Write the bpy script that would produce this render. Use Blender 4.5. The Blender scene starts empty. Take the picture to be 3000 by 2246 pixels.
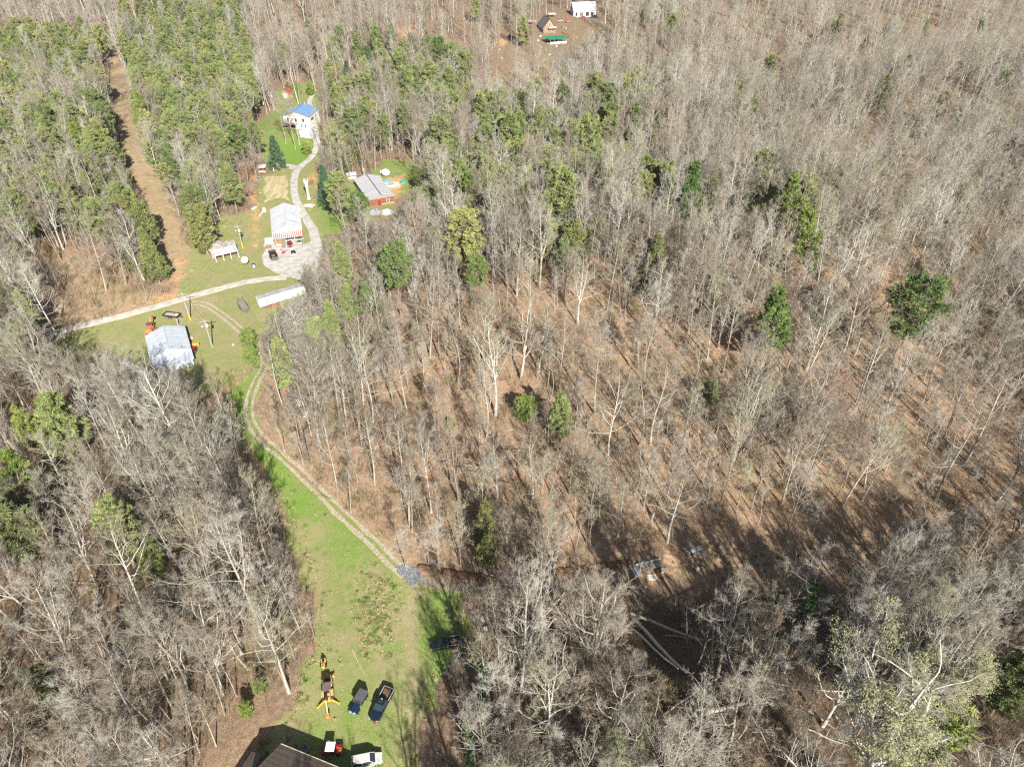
import bpy, math, random
import numpy as np
from mathutils import Vector, Matrix

# ---------------------------------------------------------------- camera, light, exposure
SC = bpy.context.scene
COL = SC.collection
FPX, PITCH, CAMZ = 2050.0, math.radians(38.0), 118.0
cd = bpy.data.cameras.new('camera'); cam = bpy.data.objects.new('camera', cd); COL.objects.link(cam)
cd.sensor_width = 36.0; cd.lens = 36.0 * FPX / 3000.0; cd.clip_start = 1.0; cd.clip_end = 6000.0
cam.location = (0, 0, CAMZ); cam.rotation_euler = (math.radians(90) - PITCH, 0, 0)
SC.camera = cam
SUN_EL, SUN_AZ = math.radians(33.0), math.radians(20.0)     # sun stands behind the camera, a little to the right
sundir = Vector((math.sin(SUN_AZ) * math.cos(SUN_EL), -math.cos(SUN_AZ) * math.cos(SUN_EL), math.sin(SUN_EL)))
w = bpy.data.worlds.new('World'); SC.world = w; w.use_nodes = True
nt = w.node_tree; nt.nodes.clear()
sky = nt.nodes.new('ShaderNodeTexSky'); sky.sky_type = 'NISHITA'; sky.sun_disc = False
sky.sun_elevation = SUN_EL; sky.sun_rotation = math.atan2(sundir.x, sundir.y)
sky.air_density = 1.0; sky.dust_density = 1.0
bg = nt.nodes.new('ShaderNodeBackground'); bg.inputs['Strength'].default_value = 0.045
wo = nt.nodes.new('ShaderNodeOutputWorld')
nt.links.new(sky.outputs[0], bg.inputs[0]); nt.links.new(bg.outputs[0], wo.inputs[0])
sl = bpy.data.lights.new('sun', 'SUN'); sl.energy = 5.0; sl.angle = math.radians(0.5); sl.color = (1.0, 0.95, 0.87)
so = bpy.data.objects.new('sun', sl); COL.objects.link(so)
so.rotation_euler = sundir.to_track_quat('Z', 'Y').to_euler()
vs = SC.view_settings; vs.view_transform = 'Standard'; vs.look = 'None'; vs.gamma = 1.0; vs.use_curve_mapping = False
vs.exposure = 0.93
SC.cycles.max_bounces = 4; SC.cycles.diffuse_bounces = 2; SC.cycles.glossy_bounces = 2
SC.cycles.transmission_bounces = 2; SC.cycles.volume_bounces = 0; SC.cycles.use_denoising = False; SC.cycles.pixel_filter_type = 'BLACKMAN_HARRIS'; SC.cycles.filter_width = 1.3
SC.cycles.caustics_reflective = False; SC.cycles.caustics_refractive = False

# ---------------------------------------------------------------- terrain
def sst(t):
    t = np.clip(t, 0.0, 1.0); return t * t * (3 - 2 * t)
def gau(X, Y, x, y, sx, sy, rot=0.0):
    c, s = math.cos(rot), math.sin(rot); dx, dy = X - x, Y - y
    u, v = c * dx + s * dy, -s * dx + c * dy
    return np.exp(-0.5 * ((u / sx) ** 2 + (v / sy) ** 2))
def terrain(X, Y):
    z = 13.0 * gau(X, Y, 55, 200, 62, 50)
    z = z + 13.0 * gau(X, Y, 182, 245, 90, 24, 0.42) + 16.0 * gau(X, Y, 250, 380, 90, 34, 0.3) + 6.0 * gau(X, Y, 60, 345, 60, 20, 0.3)
    z = z + 10.0 * gau(X, Y, -200, 270, 55, 80)
    z = z + 17.0 * sst((81 - Y) / 27.0) * sst((X - 6) / 34.0)
    z = z - 2.5 * gau(X, Y, 55, 90, 38, 7, 0.12)
    z = z + 14.0 * sst((Y - 430) / 180.0) + 40.0 * sst((Y - 650) / 900.0)
    und = 0.45 * np.sin(X / 11.0 + 1.3) * np.sin(Y / 14.0 + X / 37.0) + 0.5 * np.sin(X / 23.0 - Y / 19.0)
    calm = np.clip(1 - np.exp(-0.5 * (((X + 60) / 40.0) ** 2 + ((Y - 165) / 70.0) ** 2)) * 1.0, 0.1, 1)
    return z + und * calm
def tz(x, y): return float(terrain(np.float64(x), np.float64(y)))

_s, _c = math.sin(PITCH), math.cos(PITCH)
def ray(u, v):
    a = (u - 1500.0) / FPX; b = (v - 1123.0) / FPX
    return (a, _c - b * _s, -(_s + b * _c))
def at(u, v, h=0.0):
    """world point h metres above the ground where the photograph shows (u, v)"""
    dx, dy, dz = ray(u, v); z = 0.0; d = 100.0
    for _ in range(40):
        d2 = (CAMZ - (z + h)) / -dz; d = 0.5 * d + 0.5 * d2 if _ else d2
        z = tz(dx * d, dy * d)
    return Vector((dx * d, dy * d, z))
def D(x, y): return (x * 1.35624, y * 1.35624)
def proj(X, Y, Z):
    d = Y * _c + (CAMZ - Z) * _s
    return 1500 + FPX * X / d, 1123 + FPX * ((CAMZ - Z) * _c - Y * _s) / d, d
def wpoly(pts): return np.array([at(*D(x, y))[:2] for x, y in pts])
def inside(px, py, poly):
    poly = np.asarray(poly, float); res = np.zeros(np.shape(px), bool); n = len(poly); j = n - 1
    for i in range(n):
        xi, yi = poly[i]; xj, yj = poly[j]
        cnd = ((yi > py) != (yj > py)) & (px < (xj - xi) * (py - yi) / (yj - yi + 1e-12) + xi)
        res ^= cnd; j = i
    return res
def sdist(px, py, poly):
    poly = np.asarray(poly, float); dmin = np.full(np.shape(px), 1e9); n = len(poly)
    for i in range(n):
        a = poly[i - 1]; b = poly[i]; ab = b - a
        t = np.clip(((px - a[0]) * ab[0] + (py - a[1]) * ab[1]) / (ab @ ab + 1e-9), 0, 1)
        dmin = np.minimum(dmin, np.hypot(px - a[0] - t * ab[0], py - a[1] - t * ab[1]))
    return np.where(inside(px, py, poly), dmin, -dmin)
def ldist(px, py, line):
    line = np.asarray(line, float); dmin = np.full(np.shape(px), 1e9)
    for i in range(len(line) - 1):
        a = line[i]; b = line[i + 1]; ab = b - a
        t = np.clip(((px - a[0]) * ab[0] + (py - a[1]) * ab[1]) / (ab @ ab + 1e-9), 0, 1)
        dmin = np.minimum(dmin, np.hypot(px - a[0] - t * ab[0], py - a[1] - t * ab[1]))
    return dmin

# ---------------------------------------------------------------- materials
MATS = {}
def mat(name, color, rough=0.7, var=0.25, scale=3.0, metallic=0.0, bump=0.0, rnd=0.0, color2=None, spec=0.3, alpha_mix=None, detail=6.0, stretch=None):
    if name in MATS: return MATS[name]
    m = bpy.data.materials.new(name); m.use_nodes = True; t = m.node_tree
    b = t.nodes['Principled BSDF']
    b.inputs['Roughness'].default_value = rough; b.inputs['Metallic'].default_value = metallic
    b.inputs['Specular IOR Level'].default_value = spec
    tc = t.nodes.new('ShaderNodeTexCoord'); nz = t.nodes.new('ShaderNodeTexNoise')
    nz.inputs['Scale'].default_value = scale; nz.inputs['Detail'].default_value = detail
    src = tc.outputs['Object']
    if stretch:
        mp = t.nodes.new('ShaderNodeMapping'); mp.inputs['Scale'].default_value = stretch
        t.links.new(src, mp.inputs[0]); src = mp.outputs[0]
    oi = t.nodes.new('ShaderNodeObjectInfo')
    ad = t.nodes.new('ShaderNodeVectorMath'); ad.operation = 'ADD'
    cb = t.nodes.new('ShaderNodeCombineXYZ'); mu = t.nodes.new('ShaderNodeMath'); mu.operation = 'MULTIPLY'; mu.inputs[1].default_value = 37.0
    t.links.new(oi.outputs['Random'], mu.inputs[0]); t.links.new(mu.outputs[0], cb.inputs[0]); t.links.new(mu.outputs[0], cb.inputs[1])
    t.links.new(src, ad.inputs[0]); t.links.new(cb.outputs[0], ad.inputs[1]); t.links.new(ad.outputs[0], nz.inputs['Vector'])
    mx = t.nodes.new('ShaderNodeMix'); mx.data_type = 'RGBA'
    c2 = color2 if color2 else tuple(c * (1 - var) for c in color)
    c1 = color if color2 else tuple(min(1, c * (1 + var)) for c in color)
    mx.inputs[6].default_value = (*c1, 1); mx.inputs[7].default_value = (*c2, 1)
    mr = t.nodes.new('ShaderNodeMapRange'); mr.inputs[1].default_value = 0.35; mr.inputs[2].default_value = 0.65
    t.links.new(nz.outputs['Fac'], mr.inputs[0]); t.links.new(mr.outputs[0], mx.inputs[0])
    out = mx.outputs[2]
    if rnd > 0:
        r2 = t.nodes.new('ShaderNodeMapRange'); r2.inputs[3].default_value = 1 - rnd; r2.inputs[4].default_value = 1 + rnd
        t.links.new(oi.outputs['Random'], r2.inputs[0])
        hs = t.nodes.new('ShaderNodeHueSaturation'); t.links.new(r2.outputs[0], hs.inputs['Value']); t.links.new(out, hs.inputs['Color'])
        out = hs.outputs[0]
    t.links.new(out, b.inputs['Base Color'])
    if bump > 0:
        bp = t.nodes.new('ShaderNodeBump'); bp.inputs['Strength'].default_value = bump; bp.inputs['Distance'].default_value = 0.05
        t.links.new(nz.outputs['Fac'], bp.inputs['Height']); t.links.new(bp.outputs[0], b.inputs['Normal'])
    MATS[name] = m; return m
def tree_mat(name, cols, rough=0.85, scale=1.5, var=0.3, trans=0.0):
    """bark, twigs or leaves: each tree draws its own tone from the ramp"""
    m = bpy.data.materials.new(name); m.use_nodes = True; t = m.node_tree; b = t.nodes['Principled BSDF']
    b.inputs['Roughness'].default_value = rough; b.inputs['Specular IOR Level'].default_value = 0.2
    oi = t.nodes.new('ShaderNodeObjectInfo'); cr = t.nodes.new('ShaderNodeValToRGB'); el = cr.color_ramp.elements
    n = len(cols)
    el[0].position = 0; el[0].color = (*cols[0], 1); el[1].position = 1; el[1].color = (*cols[-1], 1)
    for i in range(1, n - 1):
        e = el.new(i / (n - 1)); e.color = (*cols[i], 1)
    t.links.new(oi.outputs['Random'], cr.inputs[0])
    tc = t.nodes.new('ShaderNodeTexCoord'); nz = t.nodes.new('ShaderNodeTexNoise'); nz.inputs['Scale'].default_value = scale; nz.inputs['Detail'].default_value = 4
    t.links.new(tc.outputs['Object'], nz.inputs['Vector'])
    mr = t.nodes.new('ShaderNodeMapRange'); mr.inputs[1].default_value = 0.3; mr.inputs[2].default_value = 0.7
    mr.inputs[3].default_value = 1 - var; mr.inputs[4].default_value = 1 + var
    t.links.new(nz.outputs['Fac'], mr.inputs[0])
    hs = t.nodes.new('ShaderNodeHueSaturation'); t.links.new(cr.outputs[0], hs.inputs['Color']); t.links.new(mr.outputs[0], hs.inputs['Value'])
    t.links.new(hs.outputs[0], b.inputs['Base Color'])
    MATS[name] = m; return m

# ---------------------------------------------------------------- object helpers
def link(o): COL.objects.link(o); return o
def thing(name, label, cat, loc=(0, 0, 0), rotz=0.0, group=None, kind=None):
    o = bpy.data.objects.new(name, None); o.empty_display_size = 0.5; link(o)
    o.location = loc; o.rotation_euler = (0, 0, rotz)
    o['label'] = label; o['category'] = cat
    if group: o['group'] = group
    return o
def tag(o, label, cat, group=None, kind=None):
    o['label'] = label; o['category'] = cat
    if group: o['group'] = group
    if kind: o['kind'] = kind
    return o
class MB:
    def __init__(s): s.v = []; s.f = []
    def add(s, vs, fs):
        n = len(s.v); s.v += [tuple(p) for p in vs]; s.f += [tuple(i + n for i in f) for f in fs]; return s
    def box(s, c, d, rz=0.0, m=None):
        x, y, z = d[0] / 2, d[1] / 2, d[2] / 2
        vs = [Vector((i * x, j * y, k * z)) for k in (-1, 1) for j in (-1, 1) for i in (-1, 1)]
        R = m if m is not None else Matrix.Rotation(rz, 3, 'Z')
        vs = [R @ p + Vector(c) for p in vs]
        return s.add(vs, [(0, 2, 3, 1), (4, 5, 7, 6), (0, 1, 5, 4), (1, 3, 7, 5), (3, 2, 6, 7), (2, 0, 4, 6)])
    def bx(s, x0, x1, y0, y1, z0, z1): return s.box(((x0 + x1) / 2, (y0 + y1) / 2, (z0 + z1) / 2), (x1 - x0, y1 - y0, z1 - z0))
    def bar(s, a, b, wd, ht=None):
        a, b = Vector(a), Vector(b); d = b - a; L = d.length
        if L < 1e-6: return s
        q = d.to_track_quat('Y', 'Z').to_matrix()
        return s.box((a + b) / 2, (wd, L, ht or wd), m=q)
    def tube(s, pts, rs, n=8, cap=True):
        pts = [Vector(p) for p in pts]
        if not hasattr(rs, '__len__'): rs = [rs] * len(pts)
        vs = []; fs = []
        for i, p in enumerate(pts):
            t = (pts[min(i + 1, len(pts) - 1)] - pts[max(i - 1, 0)]).normalized()
            a = t.cross(Vector((0.13, 0.31, 1.0)) if abs(t.z) < 0.9 else Vector((1, 0.1, 0))).normalized(); b = t.cross(a)
            for k in range(n):
                an = 2 * math.pi * k / n; vs.append(p + (a * math.cos(an) + b * math.sin(an)) * rs[i])
        for i in range(len(pts) - 1):
            for k in range(n):
                k2 = (k + 1) % n; fs.append((i * n + k, i * n + k2, (i + 1) * n + k2, (i + 1) * n + k))
        if cap: fs.append(tuple(range(n - 1, -1, -1))); fs.append(tuple((len(pts) - 1) * n + k for k in range(n)))
        return s.add(vs, fs)
    def loft(s, secs):
        n = len(secs[0]); vs = [p for sec in secs for p in sec]; fs = []
        for i in range(len(secs) - 1):
            for k in range(n):
                k2 = (k + 1) % n; fs.append((i * n + k, i * n + k2, (i + 1) * n + k2, (i + 1) * n + k))
        fs.append(tuple(range(n - 1, -1, -1))); fs.append(tuple((len(secs) - 1) * n + k for k in range(n)))
        return s.add(vs, fs)
    def prism(s, poly, z0, z1):
        n = len(poly); vs = [(p[0], p[1], z0) for p in poly] + [(p[0], p[1], z1) for p in poly]
        return s.add(vs, [tuple(range(n - 1, -1, -1)), tuple(range(n, 2 * n))] + [(i, (i + 1) % n, (i + 1) % n + n, i + n) for i in range(n)])
    def quad(s, a, b, c, d, th=0.0):
        if th == 0: return s.add([a, b, c, d], [(0, 1, 2, 3)])
        a, b, c, d = map(Vector, (a, b, c, d)); n = (b - a).cross(d - a).normalized() * th
        return s.add([a, b, c, d, a + n, b + n, c + n, d + n], [(3, 2, 1, 0), (4, 5, 6, 7), (0, 1, 5, 4), (1, 2, 6, 5), (2, 3, 7, 6), (3, 0, 4, 7)])
    def mesh(s, name, m=None):
        me = bpy.data.meshes.new(name); me.from_pydata(s.v, [], s.f); me.update()
        if m: me.materials.append(m)
        return me
def part(name, mb, m, parent, loc=(0, 0, 0), label=None, bevel=0.0, smooth=False):
    me = mb.mesh(name, m) if isinstance(mb, MB) else mb
    o = link(bpy.data.objects.new(name, me)); o.parent = parent; o.location = loc
    if label: o['label'] = label
    if bevel > 0:
        b = o.modifiers.new('bevel', 'BEVEL'); b.width = bevel; b.segments = 2; b.limit_method = 'ANGLE'
    if smooth:
        for p in me.polygons: p.use_smooth = True
    return o
def solo(name, mb, m, label, cat, loc=(0, 0, 0), rotz=0.0, group=None, kind=None, bevel=0.0, smooth=False):
    o = part(name, mb, m, None, loc, None, bevel, smooth); o.rotation_euler = (0, 0, rotz); tag(o, label, cat, group, kind); return o
def struct(name, me):
    o = link(bpy.data.objects.new(name, me)); o['kind'] = 'structure'; return o
def npmesh(name, V, Fs, mats=(), midx=None):
    """Fs: list of int arrays (n,3) or (n,4)"""
    me = bpy.data.meshes.new(name); V = np.asarray(V, np.float32)
    me.vertices.add(len(V)); me.vertices.foreach_set('co', V.ravel())
    tot = [np.full(len(f), f.shape[1], np.int32) for f in Fs]; li = np.concatenate([f.ravel() for f in Fs]).astype(np.int32)
    lt = np.concatenate(tot); ls = np.concatenate([[0], np.cumsum(lt)[:-1]]).astype(np.int32)
    me.loops.add(len(li)); me.loops.foreach_set('vertex_index', li)
    me.polygons.add(len(lt)); me.polygons.foreach_set('loop_start', ls); me.polygons.foreach_set('loop_total', lt)
    for m in mats: me.materials.append(m)
    if midx is not None: me.polygons.foreach_set('material_index', np.asarray(midx, np.int32))
    me.update(calc_edges=True); return me
# ---------------------------------------------------------------- ground sheet with its cover
def axis(lo, hi, a, b, fine, grow=1.12):
    ax = list(np.arange(a, b + 1e-6, fine)); st = fine; x = a
    while x > lo: st *= grow; x -= st; ax.insert(0, x)
    st = fine; x = b
    while x < hi: st *= grow; x += st; ax.append(x)
    return np.array(ax)
XS = axis(-1600, 1600, -165, 135, 0.9); YS = axis(-260, 3200, 40, 330, 0.9)
GX, GY = np.meshgrid(XS, YS); GZ = terrain(GX, GY)
nx, ny = len(XS), len(YS)
ii = np.arange(nx * ny).reshape(ny, nx)
F = np.stack([ii[:-1, :-1].ravel(), ii[:-1, 1:].ravel(), ii[1:, 1:].ravel(), ii[1:, :-1].ravel()], 1)
gme = npmesh('ground', np.stack([GX.ravel(), GY.ravel(), GZ.ravel()], 1), [F])
for p_ in ('',): gme.polygons.foreach_set('use_smooth', np.ones(len(F), bool))
def wob(X, Y, a=1.6): return a * (np.sin(X / 2.3 + 1.7 * np.sin(Y / 3.1)) + np.sin(Y / 1.9 + 1.3 * np.sin(X / 2.7)) + 0.6 * np.sin(X * 1.7 + Y * 1.3))
fx, fy = GX.ravel(), GY.ravel(); wb = wob(fx, fy, 0.55)
def mask(polys, soft=2.0, off=0.0):
    r = np.zeros_like(fx)
    for p in polys: r = np.maximum(r, sst((sdist(fx, fy, p) + wb + off) / soft * 0.5 + 0.5))
    return r
# outlines traced from the photograph and laid on the ground (displayed pixels)
P_LAWN = [(548, 770), (575, 790), (562, 830), (552, 880), (557, 930), (600, 975), (660, 1030), (740, 1100), (800, 1150), (862, 1205), (885, 1240), (930, 1270), (1000, 1290), (1015, 1330), (995, 1380), (965, 1440), (935, 1500), (915, 1560), (910, 1700), (540, 1700), (550, 1620), (600, 1560), (645, 1500), (655, 1440), (690, 1400), (690, 1330), (655, 1250), (615, 1170), (605, 1090), (585, 1050), (560, 985), (520, 960), (440, 960), (430, 900), (480, 860), (520, 820)]
P_ROAD = [(60, 760), (130, 725), (380, 632), (385, 590), (400, 540), (450, 528), (480, 512), (462, 490), (482, 468), (550, 455), (562, 380), (600, 372), (680, 345), (692, 400), (672, 430), (700, 480), (720, 520), (690, 560), (640, 600), (655, 650), (600, 690), (575, 740), (548, 790), (500, 830), (420, 860), (330, 850), (250, 800), (130, 790), (60, 800)]
P_CUT = [(226, 95), (248, 100), (272, 200), (286, 260), (310, 320), (350, 400), (385, 470), (412, 540), (400, 590), (383, 620), (350, 585), (335, 520), (312, 430), (270, 340), (247, 250), (236, 180)]
P_HOUSE = [(598, 195), (648, 175), (690, 205), (692, 345), (600, 375), (566, 345), (560, 300), (540, 275), (575, 250), (600, 232)]
P_HOMEG = [(672, 432), (700, 425), (745, 400), (800, 380), (830, 345), (905, 350), (930, 375), (880, 410), (850, 440), (850, 470), (790, 475), (750, 470), (735, 510), (700, 500), (680, 470)]
P_TOP = [(1075, 112), (1095, 88), (1150, 60), (1180, 30), (1230, 22), (1330, 30), (1370, 28), (1340, 70), (1290, 100), (1240, 125), (1200, 130), (1170, 128), (1090, 130)]
P_TOPLOW = [(1040, 150), (1200, 130), (1240, 180), (1220, 220), (1120, 200), (1060, 240), (1030, 220)]
P_ORCH = [(95, 640), (140, 560), (230, 600), (380, 635), (250, 685), (130, 715)]
P_LANE = [(900, 1235), (1000, 1240), (1180, 1235), (1370, 1195), (1500, 1180), (1600, 1170), (1800, 1150), (1980, 1130), (2100, 1140), (2080, 1180), (1900, 1200), (1720, 1225), (1600, 1245), (1480, 1262), (1350, 1245), (1150, 1260), (1000, 1280), (920, 1270)]
W_LAWN, W_ROAD, W_CUT, W_HOUSE, W_HOMEG, W_TOP, W_TOPLOW, W_ORCH, W_LANE = map(wpoly, (P_LAWN, P_ROAD, P_CUT, P_HOUSE, P_HOMEG, P_TOP, P_TOPLOW, P_ORCH, P_LANE))
grass = np.maximum(mask([W_LAWN, W_HOUSE, W_HOMEG]), mask([W_ROAD]))
half = np.maximum(mask([W_TOP, W_TOPLOW], 6) * 0.75, mask([W_LANE], 6) * 0.75)
grass = np.maximum(grass, half * 0.45)
dry = np.maximum(np.maximum(mask([wpoly([(582, 850), (640, 900), (665, 980), (765, 1080), (885, 1205), (862, 1205), (742, 1105), (655, 1028), (604, 972), (575, 920)])], 3) * .8, mask([W_CUT], 2.5)), mask([W_ORCH], 5) * 0.7)
# rough, tan tussocks in the lower meadow and between the drive and the parked vehicles
W_ROUGH = wpoly([(770, 1215), (850, 1235), (880, 1290), (865, 1360), (850, 1430), (800, 1440), (760, 1400), (750, 1300)])
W_WORN = [wpoly(p) for p in ([(640, 1490), (680, 1480), (690, 1540), (640, 1600), (590, 1640), (560, 1600)], [(690, 1380), (740, 1380), (740, 1440), (680, 1450)], [(880, 1420), (915, 1420), (910, 1660), (860, 1660), (862, 1560)],
          [(1060, 90), (1180, 60), (1160, 130), (1080, 140)], [(625, 1130), (700, 1130), (690, 1330), (640, 1240)], [(330, 640), (480, 625), (470, 660), (440, 720), (400, 700), (350, 700)])]
tuft = mask([W_ROUGH], 9) * 0.9
worn = np.maximum(mask(W_WORN, 5) * 0.75, mask([W_ROAD], 3) * 0.42)
W_SOIL = [wpoly(p) for p in ([(540, 290), (568, 282), (560, 330), (555, 400), (560, 520), (548, 540), (545, 460), (535, 380), (505, 400), (515, 330)], [(380, 560), (392, 560), (386, 640), (250, 690), (255, 680), (376, 628)],
          [(1070, 92), (1088, 86), (1104, 97), (1092, 104)], [(1040, 220), (1080, 190), (1120, 215), (1100, 250), (1050, 245)], [(668, 375), (685, 372), (685, 395), (668, 395)], [(835, 385), (880, 375), (870, 410), (850, 440), (838, 430)],
          [(1580, 880), (1640, 900), (1650, 930), (1600, 945), (1575, 920)], [(850, 30), (900, 60), (960, 80), (860, 90)])]
soil = mask(W_SOIL, 7) * .92
W_GREEN = wpoly([(560, 985), (660, 1085), (760, 1170), (800, 1210), (740, 1230), (690, 1170), (620, 1060)])
lush = mask([W_GREEN, wpoly([(915, 1330), (985, 1370), (950, 1450), (905, 1520), (900, 1420)]), wpoly([(720, 470), (735, 505), (705, 495), (690, 455)]), wpoly([(600, 300), (680, 305), (680, 345), (610, 360)])], 5)
dirtfar = sst((fy - 420) / 200.0) * 0.0
_tl = [at(*p_)[:2] for p_ in [(1208, 1735), (1200, 1790), (1204, 1880), (1210, 1980), (1214, 2100), (1222, 2280)]]
worn = np.maximum(worn, sst((2.6 - ldist(fx, fy, _tl) + wb * .5) / 2.0) * .72)
shade_tone = mask([wpoly([(1380, 1290), (1600, 1280), (1800, 1260), (2150, 1230), (2400, 1300), (2400, 1800), (1350, 1800), (1300, 1500)])], 8)  # shade of the hollow, painted into the litter as a darker tone
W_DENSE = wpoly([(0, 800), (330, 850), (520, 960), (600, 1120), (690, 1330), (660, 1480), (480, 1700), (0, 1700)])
shade_tone = np.maximum(shade_tone, mask([wpoly([(1560, 500), (1800, 400), (2000, 300), (2300, 200), (2400, 560), (2150, 520), (1950, 420), (1700, 520)])], 14) * .8); shade_tone = np.maximum(shade_tone, mask([W_DENSE], 8) * 0.45); shade_tone = np.maximum(shade_tone, mask([wpoly([(920, 1290), (1380, 1270), (1380, 1800), (900, 1800)])], 6) * 0.5)  # gully and wood-floor shade, also painted into the litter colour
shade_tone = np.maximum(shade_tone, .45 * sst((fy - 190) / 60.0) * (1 - mask([W_TOPLOW, W_CUT, W_ROAD, W_HOMEG, W_HOUSE, W_ORCH], 8)))  # far litter made darker and greyer
for nm, arr in (('shade_tone', shade_tone), ('grass', grass), ('dry', dry), ('tuft', tuft), ('worn', worn), ('soil', soil), ('lush', lush)):
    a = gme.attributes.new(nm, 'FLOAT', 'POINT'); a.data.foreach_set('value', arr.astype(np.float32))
def ground_material():
    m = bpy.data.materials.new('ground'); m.use_nodes = True; t = m.node_tree; b = t.nodes['Principled BSDF']
    b.inputs['Roughness'].default_value = 0.95; b.inputs['Specular IOR Level'].default_value = 0.1
    geo = t.nodes.new('ShaderNodeNewGeometry')
    def noise(sc, det=5, rough=0.55):
        n = t.nodes.new('ShaderNodeTexNoise'); n.inputs['Scale'].default_value = sc; n.inputs['Detail'].default_value = det; n.inputs['Roughness'].default_value = rough
        t.links.new(geo.outputs['Position'], n.inputs['Vector']); return n.outputs['Fac']
    def ramp(f, stops):
        r = t.nodes.new('ShaderNodeValToRGB'); e = r.color_ramp.elements
        e[0].position, e[0].color = stops[0][0], (*stops[0][1], 1); e[1].position, e[1].color = stops[-1][0], (*stops[-1][1], 1)
        for p, c in stops[1:-1]: k = e.new(p); k.color = (*c, 1)
        t.links.new(f, r.inputs[0]); return r.outputs[0]
    def mix(f, a, c, typ='MIX'):
        x = t.nodes.new('ShaderNodeMix'); x.data_type = 'RGBA'; x.blend_type = typ
        if isinstance(f, float): x.inputs[0].default_value = f
        else: t.links.new(f, x.inputs[0])
        t.links.new(a, x.inputs[6]); t.links.new(c, x.inputs[7]); return x.outputs[2]
    def attr(n):
        a = t.nodes.new('ShaderNodeAttribute'); a.attribute_name = n; return a.outputs['Fac']
    def math_(op, a, c):
        x = t.nodes.new('ShaderNodeMath'); x.operation = op; x.use_clamp = True
        for i, v in enumerate((a, c)):
            if isinstance(v, (int, float)): x.inputs[i].default_value = v
            else: t.links.new(v, x.inputs[i])
        return x.outputs[0]
    fine = noise(7.0, 4, 0.7); mid = noise(0.9, 5); big = noise(0.07, 4); huge = noise(0.018, 3)
    litter = ramp(fine, [(0.3, (0.12, 0.075, 0.045)), (0.44, (0.29, 0.19, 0.12)), (0.55, (0.45, 0.32, 0.215)), (0.68, (0.66, 0.52, 0.39))])
    litter = mix(math_('MULTIPLY', ramp(mid, [(0.42, (0, 0, 0)), (0.6, (1, 1, 1))]), 0.6), litter, ramp(fine, [(0.3, (0.1, 0.07, 0.045)), (0.7, (0.28, 0.2, 0.13))]))
    litter = mix(math_('MULTIPLY', ramp(big, [(0.45, (0, 0, 0)), (0.68, (1, 1, 1))]), 0.5), litter, ramp(fine, [(0.3, (0.3, 0.17, 0.09)), (0.7, (0.5, 0.33, 0.2))]))
    litter = mix(math_('MULTIPLY', ramp(noise(0.16, 4), [(0.56, (0, 0, 0)), (0.7, (1, 1, 1))]), 0.4), litter, ramp(fine, [(0.3, (0.08, 0.08, 0.03)), (0.7, (0.24, 0.25, 0.1))]))
    litter = mix(math_('MULTIPLY', attr('shade_tone'), 0.85), litter, ramp(fine, [(0.3, (0.03, 0.022, 0.015)), (0.55, (0.085, 0.063, 0.044)), (0.72, (0.22, 0.17, 0.125))]))  # litter darkened by the painted shade and tone mask
    g1 = ramp(fine, [(0.3, (0.08, 0.12, 0.02)), (0.5, (0.19, 0.26, 0.06)), (0.7, (0.34, 0.4, 0.13))])
    g2 = ramp(fine, [(0.3, (0.17, 0.16, 0.06)), (0.5, (0.3, 0.28, 0.13)), (0.7, (0.46, 0.40, 0.24))])
    g3 = ramp(fine, [(0.3, (0.06, 0.14, 0.012)), (0.5, (0.15, 0.3, 0.035)), (0.7, (0.26, 0.43, 0.07))])
    gm = ramp(noise(0.35, 6, 0.65), [(0.4, (0, 0, 0)), (0.62, (1, 1, 1))]); gm2 = ramp(noise(0.12, 5, 0.6), [(0.47, (0, 0, 0)), (0.66, (1, 1, 1))])
    grassc = mix(math_('MULTIPLY', gm, 0.75), g1, g2); grassc = mix(math_('MULTIPLY', ramp(noise(1.7, 6, .75), [(0.5, (0, 0, 0)), (0.6, (1, 1, 1))]), 0.4), grassc, g2); grassc = mix(math_('MULTIPLY', gm2, 0.55), grassc, g3)
    grassc = mix(math_('MULTIPLY', attr('lush'), 0.7), grassc, g3)
    tan = ramp(fine, [(0.3, (0.24, 0.17, 0.1)), (0.5, (0.40, 0.3, 0.19)), (0.72, (0.58, 0.47, 0.33))])
    wm = math_('MULTIPLY', attr('worn'), math_('ADD', ramp(noise(0.5, 6, 0.7), [(0.38, (0, 0, 0)), (0.6, (1, 1, 1))]), 0.25))
    grassc = mix(wm, grassc, tan)
    tm = math_('MULTIPLY', attr('tuft'), ramp(noise(0.9, 6, 0.7), [(0.46, (0, 0, 0)), (0.54, (1, 1, 1))])); grassc = mix(tm, grassc, tan)
    dryc = mix(math_('MULTIPLY', gm, 0.7), ramp(fine, [(0.3, (0.25, 0.17, 0.10)), (0.5, (0.42, 0.3, 0.185)), (0.7, (0.55, 0.42, 0.28))]), ramp(fine, [(0.3, (0.2, 0.16, 0.08)), (0.7, (0.40, 0.32, 0.18))]))
    soilc = ramp(mid, [(0.3, (0.42, 0.22, 0.1)), (0.5, (0.56, 0.32, 0.16)), (0.7, (0.66, 0.44, 0.27))])
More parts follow.
